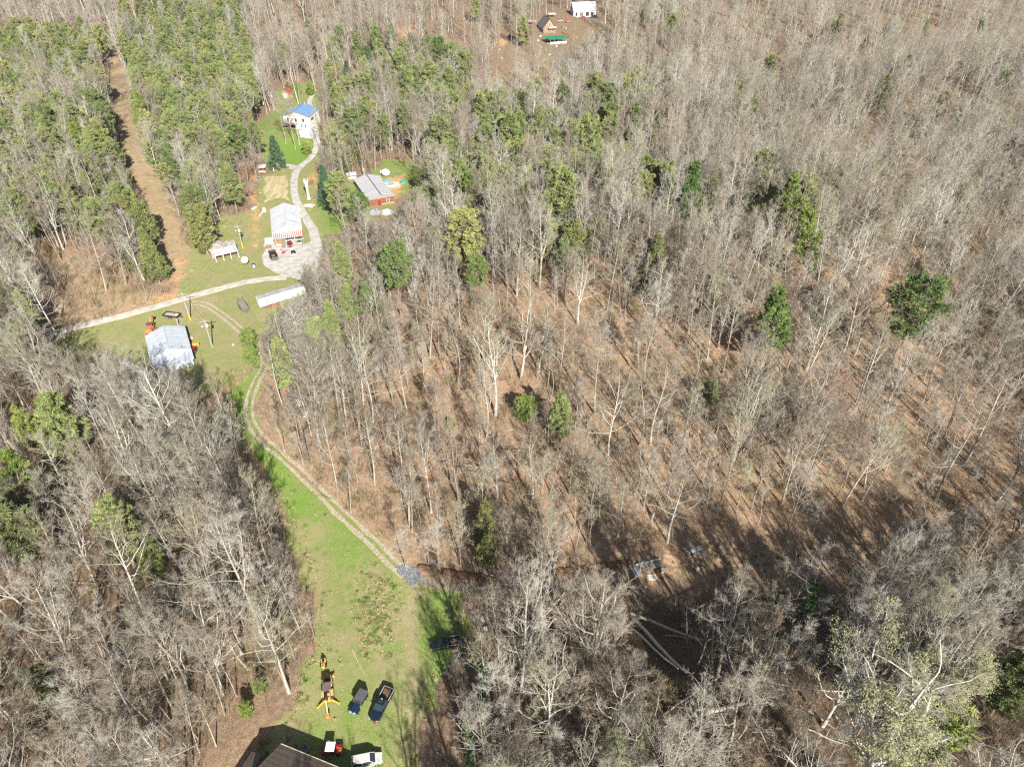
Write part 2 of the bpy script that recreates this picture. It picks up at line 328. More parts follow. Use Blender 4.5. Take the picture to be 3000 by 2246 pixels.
    def fac(n, lo=0.35, hi=0.65):
        s_ = math_('ADD', attr(n), math_('MULTIPLY', math_('SUBTRACT', noise(0.8, 5, 0.7), 0.5), 0.0)); x = t.nodes.new('ShaderNodeMath'); x.operation = 'ADD'
        y = t.nodes.new('ShaderNodeMath'); y.operation = 'MULTIPLY_ADD'; t.links.new(noise(0.8, 6, 0.7), y.inputs[0]); y.inputs[1].default_value = 1.3; y.inputs[2].default_value = -0.65
        t.links.new(attr(n), x.inputs[0]); t.links.new(y.outputs[0], x.inputs[1])
        r = t.nodes.new('ShaderNodeMapRange'); r.interpolation_type = 'SMOOTHSTEP'; r.inputs[1].default_value = lo; r.inputs[2].default_value = hi; t.links.new(x.outputs[0], r.inputs[0])
        g = math_('GREATER_THAN', attr(n), 0.02); return math_('MULTIPLY', r.outputs[0], g)
    col = mix(fac('grass'), litter, grassc); col = mix(fac('dry'), col, dryc); col = mix(math_('MULTIPLY', fac('soil'), 0.85), col, soilc)
    t.links.new(col, b.inputs['Base Color'])
    bp = t.nodes.new('ShaderNodeBump'); bp.inputs['Strength'].default_value = 0.6; bp.inputs['Distance'].default_value = 0.12
    hsum = t.nodes.new('ShaderNodeMath'); hsum.operation = 'ADD'; t.links.new(fine, hsum.inputs[0]); t.links.new(mid, hsum.inputs[1])
    t.links.new(hsum.outputs[0], bp.inputs['Height']); t.links.new(bp.outputs[0], b.inputs['Normal'])
    return m
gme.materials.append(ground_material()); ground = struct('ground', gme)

# ---------------------------------------------------------------- roads
def smooth_line(pts, step=0.8):
    P = [np.array(p, float) for p in pts]; P = [2 * P[0] - P[1]] + P + [2 * P[-1] - P[-2]]; out = []
    for i in range(1, len(P) - 2):
        n = max(2, int(np.linalg.norm(P[i + 1] - P[i]) / step))
        for k in range(n):
            t = k / n; out.append(0.5 * ((2 * P[i]) + (-P[i - 1] + P[i + 1]) * t + (2 * P[i - 1] - 5 * P[i] + 4 * P[i + 1] - P[i + 2]) * t * t + (-P[i - 1] + 3 * P[i] - 3 * P[i + 1] + P[i + 2]) * t ** 3))
    out.append(P[-2]); return np.array(out)
def ribbon(lines, h=0.05, seed=1, ragged=0.18):
    rg = np.random.RandomState(seed); V = []; Fs = []
    for L, wd in lines:
        T = np.gradient(L, axis=0); T /= np.linalg.norm(T, axis=1)[:, None] + 1e-9; N = np.stack([-T[:, 1], T[:, 0]], 1)
        n = len(L); wd = np.full(n, wd) if np.isscalar(wd) else np.interp(np.linspace(0, 1, n), np.linspace(0, 1, len(wd)), wd)
        k = 7; base = len(V)
        s = np.linspace(-0.5, 0.5, k); nz = rg.randn(n, 2) * ragged; nz = (nz + np.roll(nz, 1, 0) + np.roll(nz, 2, 0)) / 1.7
        for i in range(n):
            for j in range(k):
                o = s[j] * wd[i] + (nz[i, 0] if j == 0 else nz[i, 1] if j == k - 1 else 0)
                x, y = L[i] + N[i] * o; V.append((x, y, tz(x, y) + h - (0.12 if j in (0, k - 1) else 0)))
        for i in range(n - 1):
            for j in range(k - 1):
                a = base + i * k + j; Fs.append((a, a + 1, a + k + 1, a + k))
    return V, Fs
def groundpts(px): return [at(*p)[:2] for p in px]
def gravel_mat(name, c1, c2, grass=0.0):
    m = mat(name, c1, 0.95, color2=c2, scale=0.45, bump=0.12, detail=12)
    return m
R1 = smooth_line(groundpts([(-60, 1050), (60, 1008), (176, 970), (340, 929), (450, 900), (542, 873), (640, 846), (705, 829), (770, 818), (840, 812)]))
R2 = smooth_line(groundpts([(905, 800), (925, 740), (921, 685), (903, 650), (883, 615), (865, 577), (861, 540), (868, 504), (886, 483), (908, 465), (921, 447), (928, 425), (925, 400), (918, 350), (912, 320), (907, 300), (914, 280), (922, 262)]))
R2b = smooth_line(groundpts([(812, 484), (840, 486), (870, 492)]))
me_ = MB(); me_.v, me_.f = ribbon([(R1, 3.7)], 0.07, 3)
struct('gravel_road', me_.mesh('gravel_road', gravel_mat('gravel_pale', (0.62, 0.58, 0.51), (0.42, 0.39, 0.33))))
me_ = MB(); me_.v, me_.f = ribbon([(R2, [5.5, 4.4, 3.8, 3.6, 3.5, 3.4, 3.4, 3.4, 3.2, 3]), (R2b, [4.5, 6, 6])], 0.06, 4)
struct('driveway', me_.mesh('driveway', gravel_mat('gravel_grey', (0.57, 0.55, 0.51), (0.4, 0.38, 0.34))))
def yard_patch(name, px, m, h=0.05):
    poly = np.array(groundpts(px)); x0, y0 = poly.min(0) - 2; x1, y1 = poly.max(0) + 2
    xs = np.arange(x0, x1, 0.6); ys = np.arange(y0, y1, 0.6); X, Y = np.meshgrid(xs, ys); sd = sdist(X, Y, poly) + wob(X, Y, 0.35)
    Z = terrain(X, Y) + np.where(sd > 0.3, h, -0.1); idx = -np.ones(X.shape, int); V = []; Fs = []
    keep = sd > -0.4
    for j in range(X.shape[0]):
        for i in range(X.shape[1]):
            if keep[j, i]: idx[j, i] = len(V); V.append((X[j, i], Y[j, i], Z[j, i]))
    for j in range(X.shape[0] - 1):
        for i in range(X.shape[1] - 1):
            q = (idx[j, i], idx[j, i + 1], idx[j + 1, i + 1], idx[j + 1, i])
            if min(q) >= 0: Fs.append(q)
    b = MB(); b.v = V; b.f = Fs; return struct(name, b.mesh(name, m))
yard_patch('gravel_yard', [(775, 700), (800, 690), (810, 722), (892, 712), (935, 700), (950, 740), (930, 790), (870, 822), (800, 800), (772, 775), (765, 735)], MATS['gravel_grey'], 0.04)
yard_patch('concrete_pad', [(872, 381), (905, 375), (922, 380), (925, 400), (912, 408), (876, 404)], mat('concrete', (0.6, 0.6, 0.6), 0.9, 0.1, 1.0))
yard_patch('garden_plot', [(773, 516), (840, 514), (846, 540), (850, 588), (818, 580), (770, 596)], mat('straw_soil', (0.6, 0.46, 0.3), 0.95, color2=(0.34, 0.34, 0.14), scale=1.4, stretch=(1.0, 0.12, 1), bump=0.5), 0.03)
trk = [(560, 886), (604, 892), (631, 908), (667, 934), (701, 963), (738, 995), (764, 1025), (776, 1052), (772, 1078), (756, 1108), (738, 1148), (729, 1190), (735, 1236), (768, 1284), (820, 1330), (886, 1388), (953, 1455), (1012, 1513), (1085, 1580), (1145, 1642), (1190, 1680)]
TR = smooth_line(groundpts(trk)); T_ = np.gradient(TR, axis=0); T_ /= np.linalg.norm(T_, axis=1)[:, None]; N_ = np.stack([-T_[:, 1], T_[:, 0]], 1)
me_ = MB(); me_.v, me_.f = ribbon([(TR + N_ * 0.85, [1.0, .8, 1.1, .9, 1.2, .9, 1.3]), (TR - N_ * 0.85, [.9, 1.1, .8, 1.2, 1.0, 1.2, 1.4])], 0.05, 5, 0.22)
struct('dirt_track', me_.mesh('dirt_track', mat('track_dirt', (0.5, 0.43, 0.33), 0.95, color2=(0.31, 0.27, 0.18), scale=1.8, bump=0.5)))
yard_patch('gravel_patch', [(1160, 1665), (1185, 1655), (1225, 1662), (1238, 1680), (1242, 1705), (1225, 1715), (1200, 1735), (1188, 1730), (1180, 1700)], mat('gravel_blue', (0.27, 0.28, 0.3), 0.9, color2=(0.13, 0.13, 0.14), scale=2.5, bump=0.6), 0.1)
TR2 = smooth_line(groundpts([(1208, 1735), (1200, 1790), (1204, 1880), (1210, 1980), (1214, 2100), (1222, 2280)]))
T2 = np.gradient(TR2, axis=0); T2 /= np.linalg.norm(T2, axis=1)[:, None]; N2 = np.stack([-T2[:, 1], T2[:, 0]], 1)
TR3 = smooth_line(groundpts([(1232, 1700), (1300, 1712), (1380, 1722), (1480, 1722), (1600, 1715), (1740, 1700), (1840, 1700)]))
me_ = MB(); me_.v, me_.f = ribbon([(TR3, [3.2, 3, 2.6, 2.2, 2])], 0.04, 7, 0.35)
struct('woodland_path', me_.mesh('woodland_path', mat('path_litter', (0.3, 0.25, 0.19), 0.95, color2=(0.2, 0.16, 0.12), scale=2.2, bump=0.5)))
# the narrow cut bank above the path: a low red earth step
BK = smooth_line(groundpts([(1222, 1668), (1290, 1676), (1350, 1690), (1420, 1697), (1480, 1696), (1560, 1690), (1650, 1680), (1750, 1668), (1850, 1655)]))
b_ = MB(); Tb = np.gradient(BK, axis=0); Tb /= np.linalg.norm(Tb, axis=1)[:, None] + 1e-9; Nb = np.stack([-Tb[:, 1], Tb[:, 0]], 1)
k_ = [(-0.55, -0.1), (-0.3, 0.03), (-0.05, -0.02), (0.1, 0.42), (0.5, 0.5), (1.1, 0.28), (1.7, -0.1)]
for i in range(len(BK)):
    jit = 0.12 * math.sin(i * 1.7) + 0.1 * math.sin(i * 0.61)
    for o, h in k_:
        x, y = BK[i] + Nb[i] * (o + jit); b_.v.append((x, y, tz(x, y) + h * (1 + 0.25 * math.sin(i * 0.9))))
for i in range(len(BK) - 1):
    for j in range(len(k_) - 1):
        a = i * len(k_) + j; b_.f.append((a, a + 1, a + len(k_) + 1, a + len(k_)))
struct('earth_bank', b_.mesh('earth_bank', mat('red_earth', (0.22, 0.13, 0.075), 0.95, color2=(0.10, 0.06, 0.035), scale=2.0, bump=0.5)))
# ---------------------------------------------------------------- built things
def z1p(x, y): return (x / 2.208, y / 2.208)
def z2p(x, y): return (700 + x / 3.312, 450 + y / 3.312)
def z3p(x, y): return (400 + x / 4.416, 750 + y / 4.416)
def z4p(x, y): return (1450 + x / 4.424, y / 4.424)
def z5p(x, y): return (700 + x / 4.182, 1850 + y / 4.182)
def z6p(x, y): return (1800 + x / 5.53, 1570 + y / 5.53)
def z7p(x, y): return (750 + x / 6.624, 200 + y / 6.624)
def zb(x, y): return (760 + x / 7.527, 560 + y / 7.527)
def place(a, b, h=0.0):
    p, q = at(*a, h), at(*b, h); d = q - p
    return p, q, math.atan2(d.y, d.x), math.hypot(d.x, d.y)
white_metal = mat('white_metal', (0.66, 0.68, 0.7), 0.45, 0.1, 0.6, spec=0.5, rnd=0.04, detail=3)
white_paint = mat('white_paint', (0.78, 0.77, 0.74), 0.6, 0.06, 2.0, rnd=0.03)
bluish_tin = mat('bluish_tin', (0.55, 0.6, 0.66), 0.4, 0.12, 0.8, metallic=0.2, spec=0.5, rnd=0.05)
rust = mat('rusty_sheet', (0.42, 0.17, 0.09), 0.85, color2=(0.27, 0.11, 0.07), scale=2.0, rnd=0.15)
old_tin = mat('old_tin', (0.56, 0.55, 0.56), 0.6, color2=(0.34, 0.27, 0.24), scale=1.6, rnd=0.15, detail=9)
plank_m = mat('weathered_plank', (0.36, 0.24, 0.15), 0.85, color2=(0.22, 0.14, 0.09), scale=2.0, rnd=0.25, stretch=(3, 3, .4))
grey_plank = mat('grey_plank', (0.33, 0.30, 0.26), 0.85, 0.25, 2.0, rnd=0.2)
dark_m = mat('painted_dark_interior', (0.03, 0.03, 0.03), 0.9)  # near-black colour standing in for unlit interiors
glass_m = mat('window_glass', (0.03, 0.045, 0.055), 0.08, 0.1, spec=0.8)
black_m = mat('black_paint', (0.025, 0.027, 0.03), 0.45, 0.15, spec=0.5)
rubber_m = mat('rubber', (0.03, 0.03, 0.03), 0.85)
steel_m = mat('steel', (0.55, 0.55, 0.55), 0.35, metallic=0.7)
grey_shingle = mat('grey_shingle', (0.44, 0.44, 0.46), 0.8, 0.15, 3.0, rnd=0.06, spec=0.3)
dark_shingle = mat('dark_shingle', (0.13, 0.125, 0.13), 0.9, 0.2, 3.0, rnd=0.12)
brown_shingle = mat('brown_shingle', (0.17, 0.135, 0.11), 0.9, 0.3, 5.0, rnd=0.22)
blue_roof_m = mat('blue_metal', (0.15, 0.28, 0.48), 0.4, 0.12, 0.7, spec=0.5, rnd=0.05)
green_roof_m = mat('green_metal', (0.03, 0.24, 0.15), 0.45, 0.08, 1.0, rnd=0.06)
red_roof_m = mat('red_metal', (0.36, 0.09, 0.08), 0.5, 0.1, 1.0, rnd=0.08)
log_m = mat('log_wood', (0.34, 0.25, 0.17), 0.8, 0.25, 2.0, rnd=0.15)
yellow_m = mat('machine_yellow', (0.72, 0.42, 0.05), 0.5, 0.15, 3.0, spec=0.4)
tan_yellow = mat('faded_machine_yellow', (0.62, 0.4, 0.13), 0.6, 0.2, 3.0)
orange_m = mat('rusty_orange', (0.6, 0.27, 0.1), 0.7, color2=(0.35, 0.14, 0.07), scale=3)
red_m = mat('red_paint', (0.55, 0.03, 0.03), 0.4, 0.1, spec=0.5)
dkred_m = mat('dark_red_paint', (0.28, 0.02, 0.03), 0.35, 0.1, spec=0.5)
navy_m = mat('navy_paint', (0.012, 0.025, 0.07), 0.25, 0.1, spec=0.6)
black_car = mat('blue_black_paint', (0.01, 0.02, 0.035), 0.2, 0.1, spec=0.6)
silver_m = mat('silver_paint', (0.6, 0.6, 0.62), 0.3, 0.05, metallic=0.3, spec=0.6)
white_car = mat('white_car_paint', (0.75, 0.75, 0.75), 0.3, 0.04, spec=0.5)
pole_m = mat('pole_wood', (0.4, 0.38, 0.35), 0.8, 0.15, 2.0, stretch=(4, 4, .3))
pole_dark = mat('dark_pole_wood', (0.13, 0.12, 0.11), 0.8, 0.2, 2.0)
blue_tarp = mat('blue_plastic', (0.12, 0.35, 0.65), 0.5, 0.1)
teal_m = mat('teal_plastic', (0.02, 0.42, 0.36), 0.5, 0.1)
log_pale = mat('pale_log', (0.5, 0.46, 0.38), 0.85, 0.2, 2.0)
log_dark = mat('dark_log', (0.33, 0.28, 0.22), 0.85, 0.25, 2.0)  # darker grey-brown log wood

def roof_plane(t, p0, u, v, n, m, th=0.06, name='roof_sheet', rib=True, alt=None):
    """p0 eave corner, u along the eave, v up the slope; n sheets, each its own piece"""
    p0, u, v = Vector(p0), Vector(u), Vector(v); du = u / n; nn = u.cross(v).normalized()
    if nn.z < 0: nn = -nn
    def sheet(mm):
        b = MB(); g = du * 0.012
        b.quad(g, du - g, du - g + v, g + v, 0); a_ = [Vector(p) for p in b.v[-4:]]; b = MB()
        b.add([p - nn * th * .5 for p in a_] + [p + nn * th * .5 for p in a_], [(3, 2, 1, 0), (4, 5, 6, 7), (0, 1, 5, 4), (1, 2, 6, 5), (2, 3, 7, 6), (3, 0, 4, 7)])
        if rib: q = [g * 2, g * 2 + du * .05]; b.add([q[0] + nn * th * .5, q[1] + nn * th * .5, q[1] + v + nn * th * .5, q[0] + v + nn * th * .5, q[0] + nn * th * 1.3, q[1] + nn * th * 1.3, q[1] + v + nn * th * 1.3, q[0] + v + nn * th * 1.3], [(4, 5, 6, 7), (0, 1, 5, 4), (1, 2, 6, 5), (2, 3, 7, 6), (3, 0, 4, 7)])
        return b.mesh(name, mm)
    me = sheet(m); me2 = sheet(alt) if alt else None
    for i in range(n): part(name, me2 if (alt and i % 2) else me, None, t, p0 + du * i)
def gable(t, W, L, he, hr, wall_m, roof_m, ov=0.4, sheets=8, x0=0.0, y0=0.0, z0=0.0, cap=True, back=None, rname='roof_sheet', wall='wall', ridge_m=None):
    pts = [(x0, z0 - 1.0), (x0 + W, z0 - 1.0), (x0 + W, he), (x0 + W / 2, hr - .06), (x0, he)]
    b = MB(); vs = [(p[0], y0, p[1]) for p in pts] + [(p[0], y0 + L, p[1]) for p in pts]
    b.add(vs, [(0, 1, 2, 3, 4), (9, 8, 7, 6, 5)] + [(i, i + 5, (i + 1) % 5 + 5, (i + 1) % 5) for i in range(5)]); part(wall, b, wall_m, t)
    sl = (hr - he) / (W / 2); o = ov * 0.8
    for s in (0, 1):
        xe = x0 - o if s == 0 else x0 + W + o; vx = W / 2 + o
        roof_plane(t, (xe, y0 - ov, he - o * sl + .05), (0, L + 2 * ov, 0), (vx if s == 0 else -vx, 0, sl * vx), sheets, roof_m, name=rname)
    if cap: part('ridge_cap', MB().box((x0 + W / 2, y0 + L / 2, hr + .1), (.35, L + 2 * ov, .1)), ridge_m or roof_m, t)
def window(t, c, w_, h_, nrm='y', fm=None, name='window'):
    """window proud of the wall: frame with a recessed pane"""
    fm = fm or white_paint; b = MB(); x, y, z = c
    if nrm == 'y':
        for s in (-1, 1): b.box((x + s * w_ / 2, y, z), (.1, .12, h_ + .1)); b.box((x, y, z + s * h_ / 2), (w_, .12, .1))
        b.box((x, y, z), (w_, .07, .05)); f = part(name, b, fm, t); part('pane', MB().box((x, y + .03, z), (w_ - .1, .04, h_ - .1)), glass_m, f)
    else:
        for s in (-1, 1): b.box((x, y + s * w_ / 2, z), (.12, .1, h_ + .1)); b.box((x, y, z + s * h_ / 2), (.12, w_, .1))
        f = part(name, b, fm, t); part('pane', MB().box((x, y, z), (.07, w_ - .1, h_ - .1)), glass_m, f)
    return f
def free(p, r): USED.append((p.x, p.y, r))
USED = []

# --- big white barn with the striped lean-to
p, q, a, W = place((806, 723), (891, 712)); free(p, 3)
barn = thing('barn', 'large white metal barn with a red-striped lean-to over its open front', 'barn', (p.x, p.y, p.z), math.radians(17.0))
barn_roof = mat('barn_roof_metal', (0.5, 0.52, 0.55), 0.5, 0.12, 0.4, rnd=.07)
gable(barn, W, 20.5, 4.0, 5.9, white_metal, barn_roof, .35, 21, y0=3.4)
roof_plane(barn, (-.25, 0, 2.75), (W + .5, 0, 0), (0, 3.5, .95), 32, barn_roof, name='awning_sheet', alt=rust)
for i in range(14): part('plank', MB().box((.15 + i * .27, .1, 1.2), (.24, .08, 3.0)), plank_m, barn)
for x in (0.1, 4.05, 7.2, W - .1): part('post', MB().box((x, .15, 1.2), (.16, .16, 3.1)), grey_plank, barn)
part('side_wall', MB().box((.06, 1.7, 1.3), (.06, 3.3, 3.3)), plank_m, barn)
part('awning_beam', MB().box((W / 2, .15, 2.62), (W, .12, .2)), black_m, barn)
part('shop_floor', MB().box((W / 2, 1.2, .03), (W - .2, 4.4, .1)), mat('tan_concrete', (0.55, 0.47, 0.36), .9), barn)
part('trim', MB().box((W / 2, 3.32, 3.62), (W + .3, .06, .18)), bluish_tin, barn)
for y in (8, 14, 20): part('wall_vent', MB().box((-.12, y, 1.6), (.3, .8, .8)), white_paint, barn)
# --- white shed at the left with its lower rear extension
p = at(*z3p(180, 1325), 3.2); q = at(*z3p(655, 1305), 3.2); d = q - p; a = math.atan2(d.y, d.x); W = math.hypot(d.x, d.y)
p2 = at(*z3p(600, 968), 3.2); p1 = at(*z3p(135, 1075), 3.2); L = ((p2 - q).length + (p1 - p).length) / 2
ad = ((p2 - q) + (p1 - p)); a = math.atan2(ad.y, ad.x) - math.pi / 2 + math.radians(2)
W = 10.4; L = 12.6
shed = thing('shed', 'pale blue-white tin shed with shaded lower extension, left of the track', 'shed', (p.x, p.y, p.z), a)
gable(shed, W, L, 3.2, 4.9, bluish_tin, bluish_tin, .35, 13)
roof_plane(shed, (-.1, -4.4, 2.3), (W + .4, 0, 0), (0, 4.3, .55), 11, bluish_tin, name='extension_sheet')
part('extension_wall', MB().box((W / 2, -2.1, .9), (W - .3, 4.0, 2.9)), bluish_tin, shed)
part('rear_eave', MB().box((W / 2 + 2.6, L + .45, 3.3), (5.2, .2, .14)), black_m, shed)
USED.append((p.x + 3, p.y + 4, 9))
# --- old tin barn with open porch
p, q, a, W = place((560 + 870 / 11.04, 700 + 740 / 11.04), (560 + 1500 / 11.04, 700 + 610 / 11.04))
tb = thing('tin_barn', 'small weathered tin barn with rusty streaks and an open post porch', 'barn', (p.x, p.y, p.z), a)
W = W + 1.2; gable(tb, W * .72, 4.6, 2.9, 5.0, grey_plank, old_tin, .3, 6, x0=-1.2, y0=3.2)
roof_plane(tb, (-.6, 0, 2.2), (W + .2, 0, 0), (0, 3.6, .9), 8, bluish_tin, name='porch_sheet', alt=old_tin)
roof_plane(tb, (W * .6, 3.6, 3.1), (W * .4, 0, 0), (0, 3.2, .4), 4, old_tin, name='wing_sheet')
for i in range(4): part('porch_post', MB().box((-.4 + i * (W - .2) / 3, .15, .9), (.2, .2, 2.6)), white_paint, tb)
part('wing_wall', MB().box((W * .8, 5.1, 1.2), (W * .36, 3.0, 3.4)), grey_plank, tb); part('porch_beam', MB().box((W / 2 - .5, .15, 2.08), (W, .12, .18)), dkred_m, tb)
# --- blue-roofed house
p, q, a, W = place(z7p(520, 925), z7p(975, 975), 6.0)
ho = thing('house', 'white two-storey house with a blue metal roof behind tall bare trees', 'house', (p.x, p.y, p.z), a + math.radians(6))
W = 13.4; gable(ho, W, 13.5, 6.0, 8.3, white_paint, blue_roof_m, .45, 15)
for x, z in ((2.4, 4.2), (6.4, 4.2), (10.2, 4.2)): window(ho, (x, -.03, z), 1.1, 1.7, fm=grey_plank)
part('fascia', MB().bar((-.35, -.42, 5.9), (W / 2, -.42, 8.25), .1, .3).bar((W + .35, -.42, 5.9), (W / 2, -.42, 8.25), .1, .3), mat('brown_trim', (.3, .2, .15), .8), ho)
part('porch_deck', MB().box((3.2, -1.1, 2.5), (7.0, 2.2, .2)), grey_plank, ho)
for x in (-.1, 3.2, 6.5): part('porch_post', MB().box((x, -2.0, 1.0), (.18, .18, 3.0)), grey_plank, ho)
part('porch_rail', MB().box((3.2, -2.1, 3.0), (7.0, .06, .7)), plank_m, ho); part('basement_dark_panel', MB().box((3.2, -.03, 1.0), (6.0, .1, 1.6)), dark_m, ho)  # near-black panel on the solid wall stands in for a shaded opening
for x in (9.0, 11.0): window(ho, (x, -.03, 1.5), .9, 1.6, fm=white_paint, name='door')
window(ho, (W + .03, 4.0, 4.0), 3.5, 1.2, 'x', grey_plank); window(ho, (W + .03, 9.0, 4.0), 1.2, 1.2, 'x', grey_plank)
part('chimney', MB().box((W * .55, 12.5, 8.4), (.8, .8, 2.2)), mat('brick', (.45, .25, .2), .9), ho)
# --- red-roofed shed behind it
p, q, a, W = place(z7p(515, 575), z7p(640, 590))
rs = thing('garden_shed', 'little wooden shed with a red roof at the wood edge', 'shed', (p.x, p.y, p.z), a)
gable(rs, 3.9, 5.0, 2.7, 4.3, mat('brown_board', (.42, .3, .22), .85), red_roof_m, .3, 5); part('door', MB().box((1.9, -.05, 1.1), (1.8, .08, 2.2)), white_paint, rs); part('foundation', MB().box((1.95, 2.5, 0), (4.1, 5.2, .5)), mat('orange_block', (.6, .38, .22), .9), rs)
# --- small white-roofed well house
p, q, a, W = place(z2p(190, 180), z2p(258, 182))
wh = thing('well_house', 'tiny open shelter with a flat white roof on the lawn above the garden plot', 'shelter', (p.x, p.y, p.z), a)
roof_plane(wh, (-.3, -.3, 1.9), (W + .6, 0, 0), (0, 2.6, .5), 3, white_metal); part('wall', MB().box((W / 2, 1.6, .9), (W - .3, .9, 1.9)), dark_m, wh); part('base', MB().box((W / 2, .5, .1), (W, 1.4, .5)), mat('tan_block', (.6, .45, .32), .9), wh)
for x in (.1, W - .1): part('post', MB().box((x, 0, .9), (.12, .12, 2.0)), dkred_m, wh)
# --- grey-roofed cabin
p, q, a, W = place(z2p(1312, 520), z2p(1470, 485)); rr = at(*z2p(1190, 240), 4.2) - at(*z2p(1350, 465), 4.2); ar = math.atan2(rr.y, rr.x) - math.pi / 2
cb = thing('cabin', 'long log-sided cabin with a grey shingle roof split by a dark ridge strip', 'cabin', (p.x, p.y, p.z), ar)
W = 10.2; L = 23.0; cb.location.x -= 1.8; gable(cb, W, L, 3.0, 4.3, log_m, grey_shingle, .5, 12, ridge_m=mat('dark_ridge', (.05, .08, .08), .8))
for i in range(9): part('log', MB().tube([(-.12, -.1, .3 + i * .3), (W + .12, -.1, .3 + i * .3)], .15, 8), mat('red_log', (.24, .11, .065), .8, rnd=.2), cb)
part('door', MB().box((W * .4, -.32, 1.2), (1.0, .08, 2.1)), dkred_m, cb); window(cb, (W * .75, -.3, 1.7), 1.2, 1.0)
part('porch_rail', MB().box((W * .72, -1.0, .8), (W * .5, .08, .9)), plank_m, cb)
# things round the cabin
def tarp(u, v, rx, ry, hh, m, lab, seed, name='tarp_heap', cat='tarp'):
    p = at(u, v); rg = np.random.RandomState(seed); b = MB(); n = 14; rings = [(1.0, 0), (.85, .35), (.55, .75), (.25, .95)]
    for f, z in rings:
        for k in range(n):
            an = 2 * math.pi * k / n; j = 1 + rg.uniform(-.13, .13); b.v.append((math.cos(an) * rx * f * j, math.sin(an) * ry * f * j, z * hh * rg.uniform(.8, 1.15) - .02))
    b.v.append((0, 0, hh))
    for i in range(3):
        for k in range(n): b.f.append((i * n + k, i * n + (k + 1) % n, (i + 1) * n + (k + 1) % n, (i + 1) * n + k))
    for k in range(n): b.f.append((3 * n + k, 3 * n + (k + 1) % n, 4 * n))
    return solo(name, b, m, lab, cat, (p.x, p.y, p.z))
tarp(*z2p(1320, 575), 3.0, 2.6, 1.5, mat('grey_tarp', (.27, .28, .32), .6, .25, 1.5), 'grey tarp-covered heap left of the white one below the cabin', 3)
tarp(*z2p(1430, 575), 2.9, 2.4, 1.6, mat('white_tarp', (.42, .43, .46), .6, .15, 1.5), 'white tarp-covered heap right of the grey one below the cabin', 4)
tarp(*z2p(1345, 620), 1.6, .8, .5, dkred_m, 'low dark red heap under the grey tarp', 5)
p = at(*z2p(1062, 262)); hs = thing('coop', 'small open-fronted coop with a grey roof at the cabin corner', 'coop', (p.x, p.y, p.z), ar)
roof_plane(hs, (-.2, -.2, 1.9), (4.2, 0, 0), (0, 2.6, .6), 4, grey_shingle); part('wall', MB().box((1.9, 1.6, .9), (3.8, 1.2, 1.9)), white_paint, hs)
for x in (.1, 1.3, 2.5, 3.7): part('post', MB().box((x, .1, .9), (.15, .15, 1.9)), log_m, hs)
def dish(u, v, h, r, m, pm, lab, tilt=0.9, az=0.3):
    p = at(u, v); t = thing('satellite_dish', lab, 'satellite dish', (p.x, p.y, p.z), az); part('post', MB().tube([(0, 0, -.2), (0, 0, h)], .09), pm, t)
    b = MB(); n = 18
    for f in (0, .35, .7, 1): b.v += [(math.cos(2 * math.pi * k / n) * r * f, math.sin(2 * math.pi * k / n) * r * f, f * f * r * .3) for k in range(n)]
    for i in range(3):
        for k in range(n): b.f += [(i * n + k, i * n + (k + 1) % n, (i + 1) * n + (k + 1) % n, (i + 1) * n + k)]
    R = Matrix.Rotation(tilt, 3, 'X'); b.v = [tuple(R @ Vector(x) + Vector((0, 0, h))) for x in b.v]; o = part('reflector', b, m, t); so_ = o.modifiers.new('thick', 'SOLIDIFY'); so_.thickness = .05
    part('feed_arm', MB().bar(R @ Vector((0, 0, .1)) + Vector((0, 0, h)), R @ Vector((0, 0, r * .9)) + Vector((0, 0, h)), .05), steel_m, t)
dish(560 + 1785 / 11.04, 700 + 885 / 11.04, 2.4, 1.15, mat('dish_white', (.75, .72, .72), .6), orange_m, 'white dish on an orange post in the lawn by the gravel road')
dish(*z2p(1427, 215), 1.2, 1.7, mat('dish_grey', (.68, .68, .68), .6), steel_m, 'large pale dish on the grass behind the cabin', .6)
# pool deck
p, q, a, W = place(z2p(1440, 375), z2p(1545, 320)); dk = thing('pool_deck', 'raised wooden deck around a small white pool beside the cabin', 'deck', (p.x - 1.5, p.y + 1.5, p.z), .3)
for i in range(10): part('plank', MB().box((3.2, .3 + i * .62, .9), (7.6, .56, .08)), mat('pale_deck', (.62, .52, .4), .8, rnd=.1), dk)
part('pool_wall', MB().tube([(3.4, 3.2, .3), (3.4, 3.2, 1.35)], [1.9, 1.9], 20), white_paint, dk); part('pool_water', MB().tube([(3.4, 3.2, 1.3), (3.4, 3.2, 1.38)], [1.7, 1.7], 20), mat('pool_water', (.3, .5, .48), .1), dk)
part('skirt', MB().box((3.2, .02, .4), (7.6, .06, .95)), plank_m, dk)
solo('pool_cover', MB().box((0, 0, .5), (1.8, 1.1, 1.0)), blue_tarp, 'blue plastic box at the far end of the pool deck', 'box', at(*z2p(1430, 275)), .3)
solo('water_tub', MB().tube([(0, 0, 0), (0, 0, .9)], [.9, .8], 14), teal_m, 'teal round tub right of the pool deck', 'tub', at(*z2p(1590, 285)))
solo('propane_tank', MB().tube([(0, 0, 0), (.1, 0, .1), (.2, 0, .5), (.2, 0, .9)], [.3, .5, .5, .3], 10), white_paint, 'small white tank behind the cabin left of the dish', 'tank', at(*z2p(1375, 185)))
solo('vent_pipe', MB().tube([(0, 0, 0), (0, 0, 3.4), (0, 0, 4.6)], [.12, .12, .3], 8), white_paint, 'white pipe with a cap standing behind the cabin', 'pipe', at(*z2p(1222, 245)))

